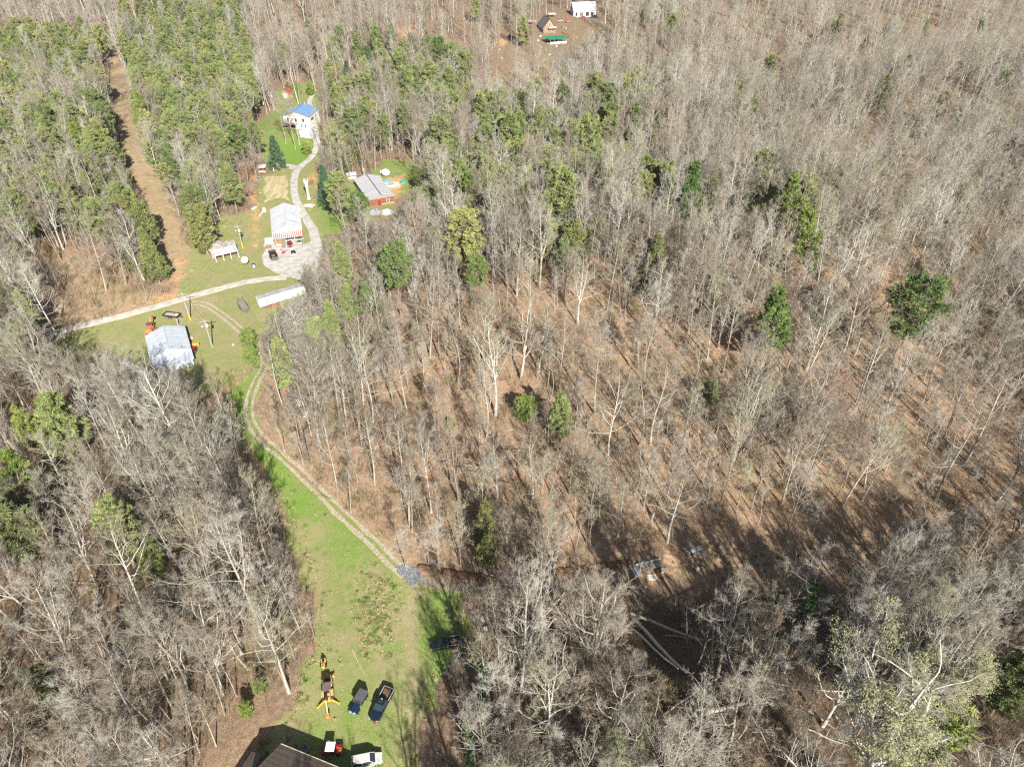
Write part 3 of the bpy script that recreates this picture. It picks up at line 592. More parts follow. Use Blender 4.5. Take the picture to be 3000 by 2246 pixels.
# --- far log house, porch and barn
p, q, a, W = place(z4p(625, 440), z4p(800, 415)); af = thing('log_house', 'tall log house with a steep dark roof behind the green-roofed porch', 'house', (p.x, p.y, p.z), .25)
gable(af, 9.0, 14.0, 3.6, 9.2, log_m, dark_shingle, .6, 12)
for i in range(12): w_ = 9.0 if i < 9 else 9.0 - (i - 8) * 1.9; part('log', MB().tube([(4.5 - w_ / 2, -.08, .25 + i * .42), (4.5 + w_ / 2, -.08, .25 + i * .42)], .2, 8), log_m, af)
window(af, (4.6, -.32, 5.9), .9, 1.4); window(af, (2.0, -.32, 1.8), 1.0, 1.4); window(af, (6.8, -.32, 1.8), 1.4, 1.2)
part('balcony', MB().box((6.2, -1.2, 3.6), (5.5, 2.0, .2)), log_m, af); part('balcony_rail', MB().box((6.2, -2.2, 4.1), (5.5, .08, .9)), mat('pale_rail', (.6, .52, .4), .8), af)
p, q, a, W = place(z4p(720, 582), z4p(928, 560)); gp = thing('porch_shelter', 'green metal roof on posts over a porch with white railing', 'porch', (p.x, p.y, p.z), a)
roof_plane(gp, (-1.2, -.3, 3.1), (W + 2.0, 0, 0), (-2.0, 7.0, .9), 14, green_roof_m)
for i in range(9): part('railing_board', MB().box((W * (i + .5) / 9, 0, .9), (W / 9 - .03, .1, 1.3)), white_paint, gp)
for i in range(5): part('post', MB().box((W * i / 4, .15, 1.5), (.2, .2, 3.2)), log_m, gp)
part('floor', MB().box((W / 2, 3.2, .2), (W, 6.4, .4)), grey_plank, gp); part('back_wall', MB().box((W / 2 - .5, 6.6, 1.5), (W, .2, 3.0)), plank_m, gp)
p, q, a, W = place(z4p(1018, 215), z4p(1322, 205)); fb = thing('far_barn', 'large grey-white barn with a pale roof at the top of the picture', 'barn', (p.x, p.y, p.z), .16)
W = 17.0; Dp = 10.5; prof = [(0, -1), (0, 3.6), (Dp * .5, 8.2), (Dp, 3.6), (Dp, -1)]
b = MB(); n_ = 5; b.add([(0, y, z) for y, z in prof] + [(W, y, z) for y, z in prof], [(0, 1, 2, 3, 4), (9, 8, 7, 6, 5)] + [(i, i + 5, (i + 1) % 5 + 5, (i + 1) % 5) for i in range(5)]); part('wall', b, mat('barn_white', (.68, .70, .74), .7, .12, 1.0), fb)
part('gable_wall', MB().add([(-.08, .05, -.9), (-.08, .05, 3.6), (-.08, Dp * .5, 8.1), (-.08, Dp - .05, 3.6), (-.08, Dp - .05, -.9)], [(0, 1, 2, 3, 4)]), mat('barn_grey', (.4, .42, .46), .8, .15, 1.0), fb)
roof_plane(fb, (-.5, -.5, 3.5), (W + 1, 0, 0), (0, Dp * .5 + .5, 5.1), 14, bluish_tin); roof_plane(fb, (-.5, Dp + .5, 3.5), (W + 1, 0, 0), (0, -Dp * .5 - .5, 5.1), 14, bluish_tin)
for x, w_, m_ in ((2.2, 1.6, glass_m), (6.0, 2.8, plank_m), (10.5, 2.4, dark_m), (14.0, 2.2, dark_m)): part('door', MB().box((x, -.06, 1.3), (w_, .1, 2.6)), m_, fb)
p = at(*z4p(700, 240)); sh2 = thing('carport', 'little carport with a white roof behind the log house', 'carport', (p.x, p.y, p.z), .2); roof_plane(sh2, (0, 0, 2.4), (5.5, 0, 0), (0, 4.0, .4), 5, white_metal)
for x, y in ((.1, .1), (5.4, .1), (.1, 3.8), (5.4, 3.8)): part('post', MB().box((x, y, 1.1), (.12, .12, 2.6)), red_m, sh2)
p = at(*z4p(430, 330)); sh3 = thing('lean_to', 'dark lean-to shelter left of the log house', 'shelter', (p.x, p.y, p.z), .1); roof_plane(sh3, (0, 0, 2.3), (6.0, 0, 0), (0, 3.6, .3), 5, old_tin)
for x, y in ((.1, .1), (5.9, .1), (.1, 3.4), (5.9, 3.4)): part('post', MB().box((x, y, 1.0), (.15, .15, 2.6)), grey_plank, sh3)
p = at(*z4p(1480, 1085)); mh = thing('camper', 'pale boxy camper half hidden among bare trees below the far barn', 'camper', (p.x, p.y, p.z), 1.1)
part('body', MB().bx(-1.2, 1.2, -4, 4, .5, 2.9), mat('camper_white', (.6, .58, .56), .6), mh, bevel=.15)
for y in (-2.4, 0, 2.2): window(mh, (-1.24, y, 1.9), 1.0, .7, 'x'); window(mh, (1.24, y, 1.9), 1.0, .7, 'x')
for s in (-1, 1): part('wheel', MB().tube([(s * 1.1, .6, .35), (s * 1.3, .6, .35)], .38, 12), rubber_m, mh)
# --- brown-roofed house at the bottom border
p = at(*z5p(510, 1375), 3.4); q = at(*z5p(1100, 1620), 3.4); a = math.atan2(q.y - p.y, q.x - p.x)
bh = thing('brown_house', 'house with a brown shingle roof cut off by the bottom border', 'house', (p.x, p.y, p.z), a)
Lh, Dh = 17.0, 11.0; pr_ = [(-.4, -1), (-.4, 3.3), (-Dh / 2, 6.4), (-Dh + .4, 3.3), (-Dh + .4, -1)]
b = MB(); b.add([(.4, y, z) for y, z in pr_] + [(Lh - .4, y, z) for y, z in pr_], [(4, 3, 2, 1, 0), (5, 6, 7, 8, 9)] + [((i + 1) % 5, (i + 1) % 5 + 5, i + 5, i) for i in range(5)]); part('wall', b, mat('tan_siding', (.5, .44, .36), .8), bh)
for sgn in (0, 1):
    for i in range(26):
        f0 = i / 26; y0 = -f0 * Dh / 2 if sgn == 0 else -Dh + f0 * Dh / 2; dy = -Dh / 52 if sgn == 0 else Dh / 52; z0 = 3.4 + f0 * 3.1; dz = 3.1 / 26
        part('shingle_course', MB().add([(0, y0, z0 + .05), (Lh, y0, z0 + .05), (Lh, y0 + dy * 1.1, z0 + dz * 1.1 + .02), (0, y0 + dy * 1.1, z0 + dz * 1.1 + .02), (0, y0, z0 - .02), (Lh, y0, z0 - .02)], [(0, 1, 2, 3) if sgn else (3, 2, 1, 0), (0, 4, 5, 1)]), brown_shingle, bh)
part('ridge_cap', MB().box((Lh / 2, -Dh / 2, 6.52), (Lh, .3, .08)), brown_shingle, bh)
part('eave_gutter', MB().box((Lh / 2, .08, 3.38), (Lh, .14, .14)), mat('tan_gutter', (.5, .42, .33), .6), bh)
p = at(*z5p(300, 1560), 3.4); wg = [(-2.6, 2.2), (0, 3.9), (2.6, 2.2)]
for i, (s0, s1) in enumerate(((0, 1), (2, 1))):
    for k in range(12):
        f0, f1 = k / 12, (k + 1.1) / 12; A = wg[s0]; B = wg[s1]; xa, za = A[0] + (B[0] - A[0]) * f0, A[1] + (B[1] - A[1]) * f0; xb, zb_ = A[0] + (B[0] - A[0]) * f1, A[1] + (B[1] - A[1]) * f1
        part('wing_shingle_course', MB().add([(xa - 1.6, -2.2, za + .04), (xa - 1.6, -9.0, za + .04), (xb - 1.6, -9.0, zb_ + .01), (xb - 1.6, -2.2, zb_ + .01), (xa - 1.6, -2.2, za - .04), (xa - 1.6, -9.0, za - .04)], [(0, 1, 2, 3) if i else (3, 2, 1, 0), (0, 4, 5, 1)]), brown_shingle, bh)
part('wing_wall', MB().bx(-4.0, .8, -9.0, -2.5, -1, 2.15), MATS['tan_siding'], bh)
p = at(*z5p(792, 1442)); ht = thing('hatch', 'dark square hatch with a pale frame in the shadow of the brown-roofed house', 'hatch', (p.x, p.y, p.z), -.6)
part('frame', MB().box((0, .75, .35), (1.7, .12, .12)).box((0, -.75, .35), (1.7, .12, .12)).box((.8, 0, .35), (.12, 1.5, .12)).box((-.8, 0, .35), (.12, 1.5, .12)), grey_plank, ht); part('panel', MB().box((0, 0, .3), (1.5, 1.4, .06)), glass_m, ht); part('curb', MB().box((0, 0, .1), (1.55, 1.45, .3)), grey_plank, ht)

# --- semi trailer
p, q, a, W = place(z3p(1600, 668), z3p(2110, 497), 1.0); TL = 15.0
tr_ = thing('semi_trailer', 'long white semi trailer with a grey roof and faded red lettering', 'trailer', (p.x, p.y, p.z), a)
part('body', MB().bx(0, TL, 0, 2.5, 1.1, 3.9), white_metal, tr_, bevel=.04)
for i in range(15): part('roof_panel', MB().box((.5 + i * 1.0, 1.25, 3.93), (.97, 2.44, .06)), mat('trailer_roof', (.36, .36, .37), .7, .2, 1.5, rnd=.12), tr_)
part('rear_door', MB().box((-.04, .65, 2.5), (.06, 1.15, 2.6)), white_paint, tr_); part('rear_door', MB().box((-.04, 1.85, 2.5), (.06, 1.15, 2.6)), white_paint, tr_); part('side_rail', MB().box((TL / 2, -.04, 1.12), (TL, .08, .16)), steel_m, tr_)
for x in (2.0, 3.3):
    for y in (.2, 2.3): w_ = part('wheel', MB().tube([(x, y - .15, .5), (x, y + .15, .5)], .5, 16), rubber_m, tr_); part('rim', MB().tube([(x, y - .17, .5), (x, y + .17, .5)], .24, 12), steel_m, w_)
part('landing_leg', MB().box((TL - 3, .5, .55), (.15, .15, 1.2)), steel_m, tr_); part('landing_leg', MB().box((TL - 3, 2.0, .55), (.15, .15, 1.2)), steel_m, tr_)
def letter_curve(txt, size, t, loc, rot, m):
    c = bpy.data.curves.new('lettering', 'FONT'); c.body = txt; c.size = size; c.extrude = .01; c.offset = .03; c.materials.append(m); o = bpy.data.objects.new('lettering', c); COL.objects.link(o); bpy.context.view_layer.update(); me = bpy.data.meshes.new_from_object(o.evaluated_get(bpy.context.evaluated_depsgraph_get())); bpy.data.objects.remove(o); o = link(bpy.data.objects.new('lettering', me)); o.parent = t; o.location = loc; o.rotation_euler = rot; return o
fr_ = mat('faded_red_print', (.65, .16, .16), .7, .2)
letter_curve('ST', 1.5, tr_, (1.9, -.02, 2.25), (math.pi / 2, 0, 0), fr_)
sw = MB()
for i in range(10):
    x = 1.8 + i * .3; z = 1.9 - .45 * math.sin(i / 9 * math.pi); sw.add([(x, -.012, z), (x + .3, -.012, 1.9 - .45 * math.sin((i + 1) / 9 * math.pi)), (x + .3, -.012, 2.0 - .3 * math.sin((i + 1) / 9 * math.pi)), (x, -.012, 2.0 - .3 * math.sin(i / 9 * math.pi))], [(0, 1, 2, 3)])
part('printed_swoosh', sw, fr_, tr_)
solo('scrap_heap', MB().box((0, 0, .15), (3.5, 1.6, .3)).box((.6, .3, .4), (1.8, .5, .3), .5).box((-.8, -.2, .4), (1.4, .3, .3), -.7).box((.2, -.6, .35), (2.2, .2, .2), .2), rust, 'rusty scrap and boards lying beside the semi trailer', 'scrap', at(*z3p(1770, 650)), .5)

# --- utility poles
def pole(u, v, H, arms, lab, m=pole_m, dk_=False, guard=False, rz=0.0):
    p = at(u, v); t = thing('utility_pole', lab, 'utility pole', (p.x, p.y, p.z), rz); part('pole', MB().tube([(0, 0, -.3), (0, 0, H)], [.19, .13], 10), m, t)
    if arms:
        part('crossarm', MB().box((0, .15, H - .7), (2.5, .12, .14)), m, t)
        for x in (-1.1, -.4, .4, 1.1): part('insulator', MB().tube([(x, .15, H - .62), (x, .15, H - .38)], [.07, .05], 8), steel_m, t)
    if arms > 1: part('transformer', MB().tube([(.35, -.1, H - 2.6), (.35, -.1, H - 1.6)], .3, 12), mat('transformer_grey', (.6, .62, .65), .5), t); part('lamp_arm', MB().tube([(0, 0, H - 2.4), (-.9, -.2, H - 2.0)], .05, 6), steel_m, t); part('lamp', MB().tube([(-.9, -.2, H - 2.15), (-.9, -.2, H - 1.9)], [.25, .12], 10), white_paint, t)
    if guard: part('cable_guard', MB().tube([(0, 0, 0), (0, 0, 2.3)], [.24, .24], 10), mat('guard_yellow', (.75, .5, .05), .6), t)
    free(p, 5)
pole(623, 1017, 9.6, 2, 'tall pole with transformer and lamp right of the white shed', rz=.3)
pole(558, 936, 9.6, 1, 'tall pole with a yellow foot beside the gravel road', guard=True, rz=.2)
pole(712, 727, 9.0, 2, 'pole with lamp and yellow foot on the lawn left of the white barn', guard=True, rz=.1)
pole(*z7p(345, 830), 10.0, 2, 'pole with a transformer on the bank left of the blue-roofed house', rz=.1)
pole(908, 1359, 9.0, 0, 'bare dark pole standing on the bank right of the dirt track', pole_dark)
pole(188, 848, 8.5, 0, 'lone dark pole in the brown clearing left of the mown strip', pole_dark)
pole(523, 954, 2.4, 0, 'short thin post on the lawn between the two tall poles'); pole(*z2p(340, 170), 1.5, 0, 'short white post on the lawn below the driveway spur', white_paint)

# --- vehicles
def wheels(t, xs, hw, r, w_=.24):
    for x in xs:
        for s in (-1, 1): o = part('wheel', MB().tube([(x, s * (hw - w_), r), (x, s * hw, r)], r, 16), rubber_m, t); part('rim', MB().tube([(x, s * (hw - .02), r), (x, s * (hw + .015), r)], r * .58, 12), steel_m, o)
def sec(x, w, z0, z1, ch=.16): return [(x, -w * .95, z0), (x, -w, z0 + .18), (x, -w, z1 - ch), (x, -w * .88, z1), (x, w * .88, z1), (x, w, z1 - ch), (x, w, z0 + .18), (x, w * .95, z0)]
def car(u1, v1, u2, v2, kind, paint, lab, name, cat, L=None, top=None, h=.8, group=None, S_=1.0):
    """(u1, v1) nose, (u2, v2) tail"""
    p, q = at(u1, v1, h), at(u2, v2, h); d = p - q; c = (p + q) / 2; t = thing(name, lab, cat, (c.x, c.y, tz(c.x, c.y) + .05), math.atan2(d.y, d.x), group)
    if kind == 'pickup':
        L = L or 5.8; X = L / 2; W = .98; part('body', MB().loft([sec(-.75, W, .38, 1.15), sec(.3, W, .36, 1.16), sec(1.0, W, .36, 1.14), sec(X - 1.0, W * .98, .36, 1.10), sec(X - .35, W * .93, .4, 1.02), sec(X, W * .8, .48, .86)]), paint, t, smooth=False, bevel=.03)
        b = MB().bx(-X, -.76, -W * .9, W * .9, .62, .7)
        part('bed', b.bx(-X + .04, -.78, -W, -W + .1, .5, 1.2).bx(-X + .04, -.78, W - .1, W, .5, 1.2).bx(-.86, -.76, -W, W, .6, 1.18), paint, t, bevel=.02); part('bed_liner', MB().bx(-X + .1, -.9, -W + .12, W - .12, .7, .74), top or mat('bed_rust', (.16, .09, .06), .8), t)
        part('tailgate', MB().bx(-X - .02, -X + .05, -W + .1, W - .1, .62, 1.18), paint, t); part('bed_rail', MB().bx(-X, -.8, -W - .01, -W + .11, 1.2, 1.24).bx(-X, -.8, W - .11, W + .01, 1.2, 1.24).bx(-X - .02, -X + .06, -W, W, 1.2, 1.24), silver_m, t)
        c0, c1, r0, r1, zr = -.72, 1.35, -.5, .55, 1.78; hx = (X - .95, -X + 1.05)
    elif kind == 'suv':
        L = L or 4.9; X = L / 2; W = .95; part('body', MB().loft([sec(-X, W * .9, .45, 1.0), sec(-X + .2, W, .38, 1.12), sec(0, W, .36, 1.14), sec(1.0, W, .36, 1.1), sec(X - .5, W * .95, .38, 1.0), sec(X - .1, W * .82, .42, .88), sec(X, W * .7, .5, .75)]), paint, t, bevel=.03)
        c0, c1, r0, r1, zr = -X + .1, 1.35, -X + .4, .55, 1.72; hx = (X - .95, -X + .95)
        for i in range(5): part('roof_rib', MB().bx(r0 + .15, r1 - .2, -.5 + i * .25 - .02, -.5 + i * .25 + .02, zr + .05, zr + .08), paint, t)
    elif kind == 'jeep':
        L = L or 3.9; X = L / 2; W = .85; part('body', MB().loft([sec(-X, W * .9, .5, 1.05), sec(.25, W * .92, .48, 1.08), sec(.3, W * .7, .5, 1.08), sec(X - .1, W * .58, .55, 1.02), sec(X, W * .55, .6, .98)]), paint, t, bevel=.02)
        for s in (-1, 1): part('fender', MB().bx(X - 1.05, X + .05, s * W - (.32 if s > 0 else 0), s * W + (.32 if s < 0 else 0), .75, .84), paint, t, bevel=.03)
        part('bumper', MB().bx(X + .08, X + .2, -.8, .8, .5, .62), steel_m, t); part('spare_wheel', MB().tube([(-X - .02, 0, .9), (-X - .22, 0, .9)], .36, 14), rubber_m, t)
        c0, c1, r0, r1, zr = -X + .06, .42, -X + .12, .12, 1.78; hx = (X - .6, -X + .65)
    else:
        L = L or 4.7; X = L / 2; W = .88; part('body', MB().loft([sec(-X, W * .8, .45, .85), sec(-X + .3, W, .35, .98), sec(0, W, .3, 1.0), sec(1.0, W, .3, .97), sec(X - .4, W * .93, .35, .85), sec(X, W * .75, .42, .7)]), paint, t, bevel=.03)
        c0, c1, r0, r1, zr = -X + .55, 1.1, -X + 1.15, .3, 1.42; hx = (X - .9, -X + .9)
    zb_ = 1.12 if kind != 'sedan' else .98; w0, w1 = W * .88, W * .74
    if kind == 'jeep': w1 = W * .8
    part('windows', MB().add([(c0, -w0, zb_), (c1, -w0, zb_), (c1, w0, zb_), (c0, w0, zb_), (r0, -w1, zr), (r1, -w1, zr), (r1, w1, zr), (r0, w1, zr)], [(3, 2, 1, 0), (4, 5, 6, 7), (0, 1, 5, 4), (1, 2, 6, 5), (2, 3, 7, 6), (3, 0, 4, 7)]), glass_m, t)
    rm = top if (top and kind == 'jeep') else paint
    part('roof', MB().bx(r0 - .03, r1 + .04, -w1 - .02, w1 + .02, zr, zr + .06), rm, t, bevel=.03)
    for s in (-1, 1):
        for xa, xb, wd in ((c0, r0, .09), (c1, r1, .08), ((c0 + c1) / 2, (r0 + r1) / 2, .08)): part('pillar', MB().bar((xa, s * (w0 + .01), zb_), (xb, s * (w1 + .01), zr), wd), rm, t)
    if kind == 'jeep' and top: part('soft_top', MB().bx(c0 - .02, c1 - .45, -w0 - .02, w0 + .02, zb_ + .05, zr - .01), top, t, bevel=.04)
    wheels(t, hx, W + (.06 if kind == 'jeep' else .02), .38 if kind != 'sedan' else .32)
    for s in (-1, 1):
        part('headlight', MB().box((X - (.1 if kind != 'jeep' else .0), s * W * (.68 if kind != 'jeep' else .42), .82), (.22, .32, .14)), mat('lamp_glass', (.7, .7, .68), .2), t); part('tail_light', MB().box((-X, s * W * .85, .9), (.06, .14, .3)), red_m, t)
        part('mirror', MB().box((c1 - .25, s * (W + .12), 1.2), (.1, .2, .16)), black_m, t)
    return t, X, W
t_, X_, W_ = car(*z5p(1655, 1065), *z5p(1835, 715), 'pickup', black_car, 'blue-black pickup with an open rusty bed, rightmost of the parked pair', 'pickup_truck', 'pickup', 5.9)
part('sunroof', MB().box((.05, 0, 1.86), (.5, .8, .03)), glass_m, t_); part('roof_lamp', MB().box((-.42, 0, 1.88), (.08, .3, .04)), white_paint, t_); part('tow_bar', MB().box((X_ + .15, .3, .5), (.3, .5, .1)), red_m, t_)
car(*z5p(1400, 975), *z5p(1530, 745), 'jeep', navy_m, 'small navy off-roader with a grey soft top left of the dark pickup', 'off_roader', 'off-roader', 3.9, top=mat('soft_top', (.1, .1, .1), .9))
car(*z5p(1735, 1530), *z5p(1395, 1600), 'suv', mat('suv_silver', (.62, .6, .58), .35, .04, spec=.5), 'silver-white SUV with ribbed roof at the bottom border', 'suv', 'SUV', 4.9, h=1.0)
t_, X_, W_ = car(1258, 1892, 1352, 1876, 'pickup', mat('dark_grey_paint', (.02, .03, .035), .3, spec=.5), 'dark pickup parked in the weeds under overhanging branches', 'pickup_truck', 'pickup', 5.6, h=.8)
for i in range(5): part('cargo', MB().box((-1.0 - i * .35, .3 * math.sin(i * 2), .95), (.5, .35, .3), i), mat('cargo_brown', (.3, .18, .12), .8), t_)
t_, X_, W_ = car(*z2p(520, 905), *z2p(535, 1000), 'pickup', white_car, 'white pickup with a cluttered bed in the gravel yard', 'pickup_truck', 'pickup', 5.6, h=.8)
part('toolbox', MB().box((-1.15, 0, 1.15), (.5, 1.7, .35)), black_m, t_); part('cargo', MB().box((-2.0, .2, .95), (.9, 1.0, .25), .3), orange_m, t_)
car(*z2p(500, 905), *z2p(485, 840), 'sedan', dkred_m, 'dark red car nosing out from under the striped lean-to', 'car', 'car', 4.3)
car(*z2p(587, 868), *z2p(583, 835), 'sedan', silver_m, 'silver car parked under the right end of the lean-to', 'car', 'car', 3.9, h=.8)
# dump trailer, flatbeds
def flat_trailer(a_, b_, Wd, lab, m, boardm, side=.35, name='utility_trailer', L=None, h=.5):
    p, q = at(*a_, h), at(*b_, h); d = q - p; c = (p + q) / 2; L = L or math.hypot(d.x, d.y); t = thing(name, lab, 'trailer', (c.x, c.y, tz(c.x, c.y)), math.atan2(d.y, d.x))
    n = 8
    for i in range(n): part('deck_board', MB().box((0, -Wd / 2 + (i + .5) * Wd / n, .62), (L - .1, Wd / n - .02, .06)), boardm, t)
    part('side_rail', MB().box((0, -Wd / 2, .62 + side / 2), (L, .08, side + .2)), m, t); part('side_rail', MB().box((0, Wd / 2, .62 + side / 2), (L, .08, side + .2)), m, t)
    part('end_rail', MB().box((-L / 2, 0, .62 + side / 2), (.08, Wd, side + .2)), m, t); part('end_rail', MB().box((L / 2, 0, .62 + side / 2), (.08, Wd, side + .2)), m, t)
    part('drawbar', MB().bar((L / 2, -.5, .5), (L / 2 + 1.3, 0, .45), .1).bar((L / 2, .5, .5), (L / 2 + 1.3, 0, .45), .1), m, t); wheels(t, (-.5, .35), Wd / 2 + .25, .36)
    for s in (-1, 1): part('mudguard', MB().box((-.08, s * (Wd / 2 + .14), .78), (1.7, .25, .06)), m, t)
    return t, L
t_, L_ = flat_trailer(z3p(365, 752), z3p(548, 780), 2.2, 'black box trailer with wooden floor on the lawn above the white shed', black_m, mat('floor_board', (.42, .38, .33), .85, rnd=.1)); part('bucket', MB().tube([(1.6, .4, .65), (1.6, .4, 1.0)], [.3, .35], 12), white_paint, t_)
t_, L_ = flat_trailer(z3p(1345, 590), z3p(1420, 705), 2.2, 'narrow dark car trailer with raised ramps on the lawn beside the semi trailer', mat('dark_steel', (.12, .12, .12), .6), mat('dark_board', (.28, .24, .2), .85, rnd=.1), .2, 'car_trailer')
for s in (-1, 1): part('ramp', MB().bar((-L_ / 2, s * .7, .6), (-L_ / 2 - .5, s * .7, 2.0), .35, .08), MATS['dark_steel'], t_)
t_, L_ = flat_trailer(z2p(355, 1040), z2p(318, 955), 2.3, 'black dump trailer with high sides and an orange load in the gravel yard', black_m, black_m, .9, 'dump_trailer', L=5.6); part('load', MB().box((.3, 0, .8), (.5, 1.2, .2)).box((-.5, .2, .8), (1.4, .35, .2)), orange_m, t_); part('tarp_roller', MB().tube([(L_ / 2 - .5, -1.1, 1.65), (L_ / 2 - .5, 1.1, 1.65)], .3, 10), black_m, t_)
for i in range(3): part('tail_bar', MB().box((-L_ / 2 - .06, 0, .7 + i * .35), (.06, 2.2, .08)), steel_m, t_)
# yard clutter
def crate(name, u, v, dims, m, lab, cat, rz=0.0, z=0.0, group=None):
    p = at(u, v); return solo(name, MB().box((0, 0, dims[2] / 2), dims, rz), m, lab, cat, (p.x, p.y, p.z + z), group=group, bevel=.03)
def table(u, v, w_, d_, h_, m, lab, rz=0.0):
    p = at(u, v); t = thing('table', lab, 'table', (p.x, p.y, p.z), rz); part('tabletop', MB().box((0, 0, h_), (w_, d_, .06)), m, t)
    for sx in (-1, 1):
        for sy in (-1, 1): part('leg', MB().box((sx * w_ * .42, sy * d_ * .4, h_ / 2), (.07, .07, h_)), grey_plank, t)
table(*zb(440, 1240), 1.8, 1.4, .9, white_paint, 'white-topped table in front of the brown plank wall'); table(*zb(545, 1262), 1.4, .8, .9, blue_tarp, 'blue-topped bench right of the white table')
p = at(*zb(530, 1360)); hd = thing('hand_truck', 'bright red hand truck lying in the middle of the yard clutter', 'hand truck', (p.x, p.y, p.z), .2); part('plate', MB().box((0, 0, .25), (1.0, 1.8, .1)).box((0, -.9, .4), (1.0, .1, .4)), red_m, hd)
for s in (-1, 1): part('wheel', MB().tube([(s * .45, -.9, .2), (s * .55, -.9, .2)], .22, 10), rubber_m, hd)
crate('toolbox', *zb(470, 1345), (1.2, 1.0, .8), steel_m, 'grey tool chest left of the red hand truck', 'tool chest', .3); crate('engine_block', *zb(600, 1345), (.9, .9, .6), mat('engine_grey', (.3, .27, .28), .7), 'grey engine block right of the red hand truck', 'engine', .5); crate('cardboard_box', *zb(430, 1300), (1.0, .7, .4), white_paint, 'flat white box on the gravel by the tables', 'box', .2)
b = MB()
for i in range(4): b.box((-1.4 + i * .5, .2 * math.sin(i * 2.1), .1 + .07 * i), (2.8, .14, .06), .1 + .2 * i)
solo('board_pile', b, mat('reddish_board', (.5, .25, .2), .8), 'loose pile of reddish boards below the plank wall', 'boards', at(*zb(470, 1285)), .1)
p = at(*zb(200, 1255)); ct = thing('garden_cart', 'brown wooden cart with a round rail left of the white barn', 'cart', (p.x, p.y, p.z), .2); part('tub', MB().bx(-.9, .9, -.5, .5, .5, 1.0), plank_m, ct); part('handle', MB().tube([(-.7, -.5, .9), (-.5, -1.1, .9), (.5, -1.1, .9), (.7, -.5, .9)], .06, 6), rust, ct)
for s in (-1, 1): part('wheel', MB().tube([(s * .95, 0, .35), (s * 1.05, 0, .35)], .36, 12), rubber_m, ct)
solo('metal_panel', MB().box((0, 0, .08), (3.2, 5.0, .06)), mat('pale_blue_panel', (.55, .62, .7), .5, .1), 'pale sheet metal pile lying left of the lean-to', 'sheet metal', at(*zb(215, 1090)), .3)
solo('water_barrel', MB().tube([(0, 0, 0), (0, 0, .4), (0, 0, .9)], [.35, .42, .36], 14), mat('light_blue', (.45, .65, .75), .5), 'light blue barrel topped by a black lid near the gravel road', 'barrel', at(560 + 2035 / 11.04, 700 + 915 / 11.04))
p = at(560 + 2025 / 11.04, 700 + 880 / 11.04); solo('black_bin', MB().tube([(0, 0, 0), (0, 0, .8)], [.5, .6], 12).box((.45, 0, .7), (.5, .15, .1)), black_m, 'black bin behind the light blue barrel', 'bin', (p.x, p.y, p.z))
solo('propane_pig', MB().loft([[(x, r * math.cos(k * .628), .5 + r * math.sin(k * .628)) for k in range(10)] for x, r in ((-1.3, .15), (-1.1, .42), (1.1, .42), (1.3, .15))]), white_paint, 'white rounded tank lying beside the driveway curve on the left lawn', 'tank', at(*z2p(150, 540)), 1.2)
b = MB()
for i in range(3): b.tube([(0, i * .3, .15), (7, i * .3 + .1, .15)], .13, 8)
solo('pipe_stack', b, mat('grey_pipe', (.55, .5, .45), .6), 'long grey pipes laid beside the white barn', 'pipes', at(*z2p(205, 612)), 1.5)
solo('hvac_unit', MB().box((0, 0, .6), (1.0, 1.6, 1.2)), white_paint, 'white box unit standing against the left wall of the white barn', 'unit', at(*zb(110, 440)), .3, bevel=.04)
for i, (x, y) in enumerate(((190, 245), (170, 290), (160, 318))):
    p = at(*z2p(x, y)); t = thing('picnic_table', ['topmost grey picnic table left of the garden plot', 'middle grey picnic table left of the garden plot', 'lowest grey picnic table left of the garden plot'][i], 'picnic table', (p.x, p.y, p.z), .15 * i, 'picnic tables'); part('tabletop', MB().box((0, 0, .75), (2.4, .8, .06)), grey_plank, t); part('bench', MB().box((0, .75, .45), (2.4, .28, .06)), grey_plank, t); part('bench', MB().box((0, -.75, .45), (2.4, .28, .06)), grey_plank, t); part('leg', MB().box((-.8, 0, .38), (.1, 1.5, .75)), grey_plank, t); part('leg', MB().box((.8, 0, .38), (.1, 1.5, .75)), grey_plank, t)
# dead stump and wood pile by the driveway
p = at(*z2p(680, 440)); st_ = thing('dead_tree', 'thick pale dead trunk without branches beside the driveway', 'dead tree', (p.x, p.y, p.z), 0); part('trunk', MB().tube([(0, 0, -.2), (0, 0, .5), (-.1, .1, 3), (0, 0, 6), (-.5, 0, 8.5)], [.9, .6, .5, .55, .3], 10), mat('bleached_wood', (.62, .57, .5), .8, .15, 1.0), st_); part('limb', MB().tube([(0, 0, 6), (.7, .2, 7.6), (.9, .3, 8.6)], [.4, .3, .15], 8), MATS['bleached_wood'], st_); part('limb', MB().tube([(-.1, 0, 5.5), (-1.0, .2, 7.4)], [.35, .15], 8), MATS['bleached_wood'], st_)
p = at(*z2p(720, 300)); fw = thing('firewood_stack', 'reddish brown stack of logs between the driveway and the spruce', 'log stack', (p.x, p.y, p.z), 1.7)
for i in range(12): part('log', MB().tube([(-2.6 + .1 * (i % 3), (i % 5) * .42, .2 + (i // 5) * .36), (2.4, (i % 5) * .42 + .1, .2 + (i // 5) * .36)], .2, 8), plank_m, fw)
solo('yard_slab', MB().prism([(-2, -1.2), (2, -1.6), (2.4, 1), (0, 1.8), (-2.3, 1)], 0, .12), mat('pale_slab', (.6, .57, .52), .9, .2), 'pale stony patch below the dead trunk', 'slab', at(*z2p(680, 505)))
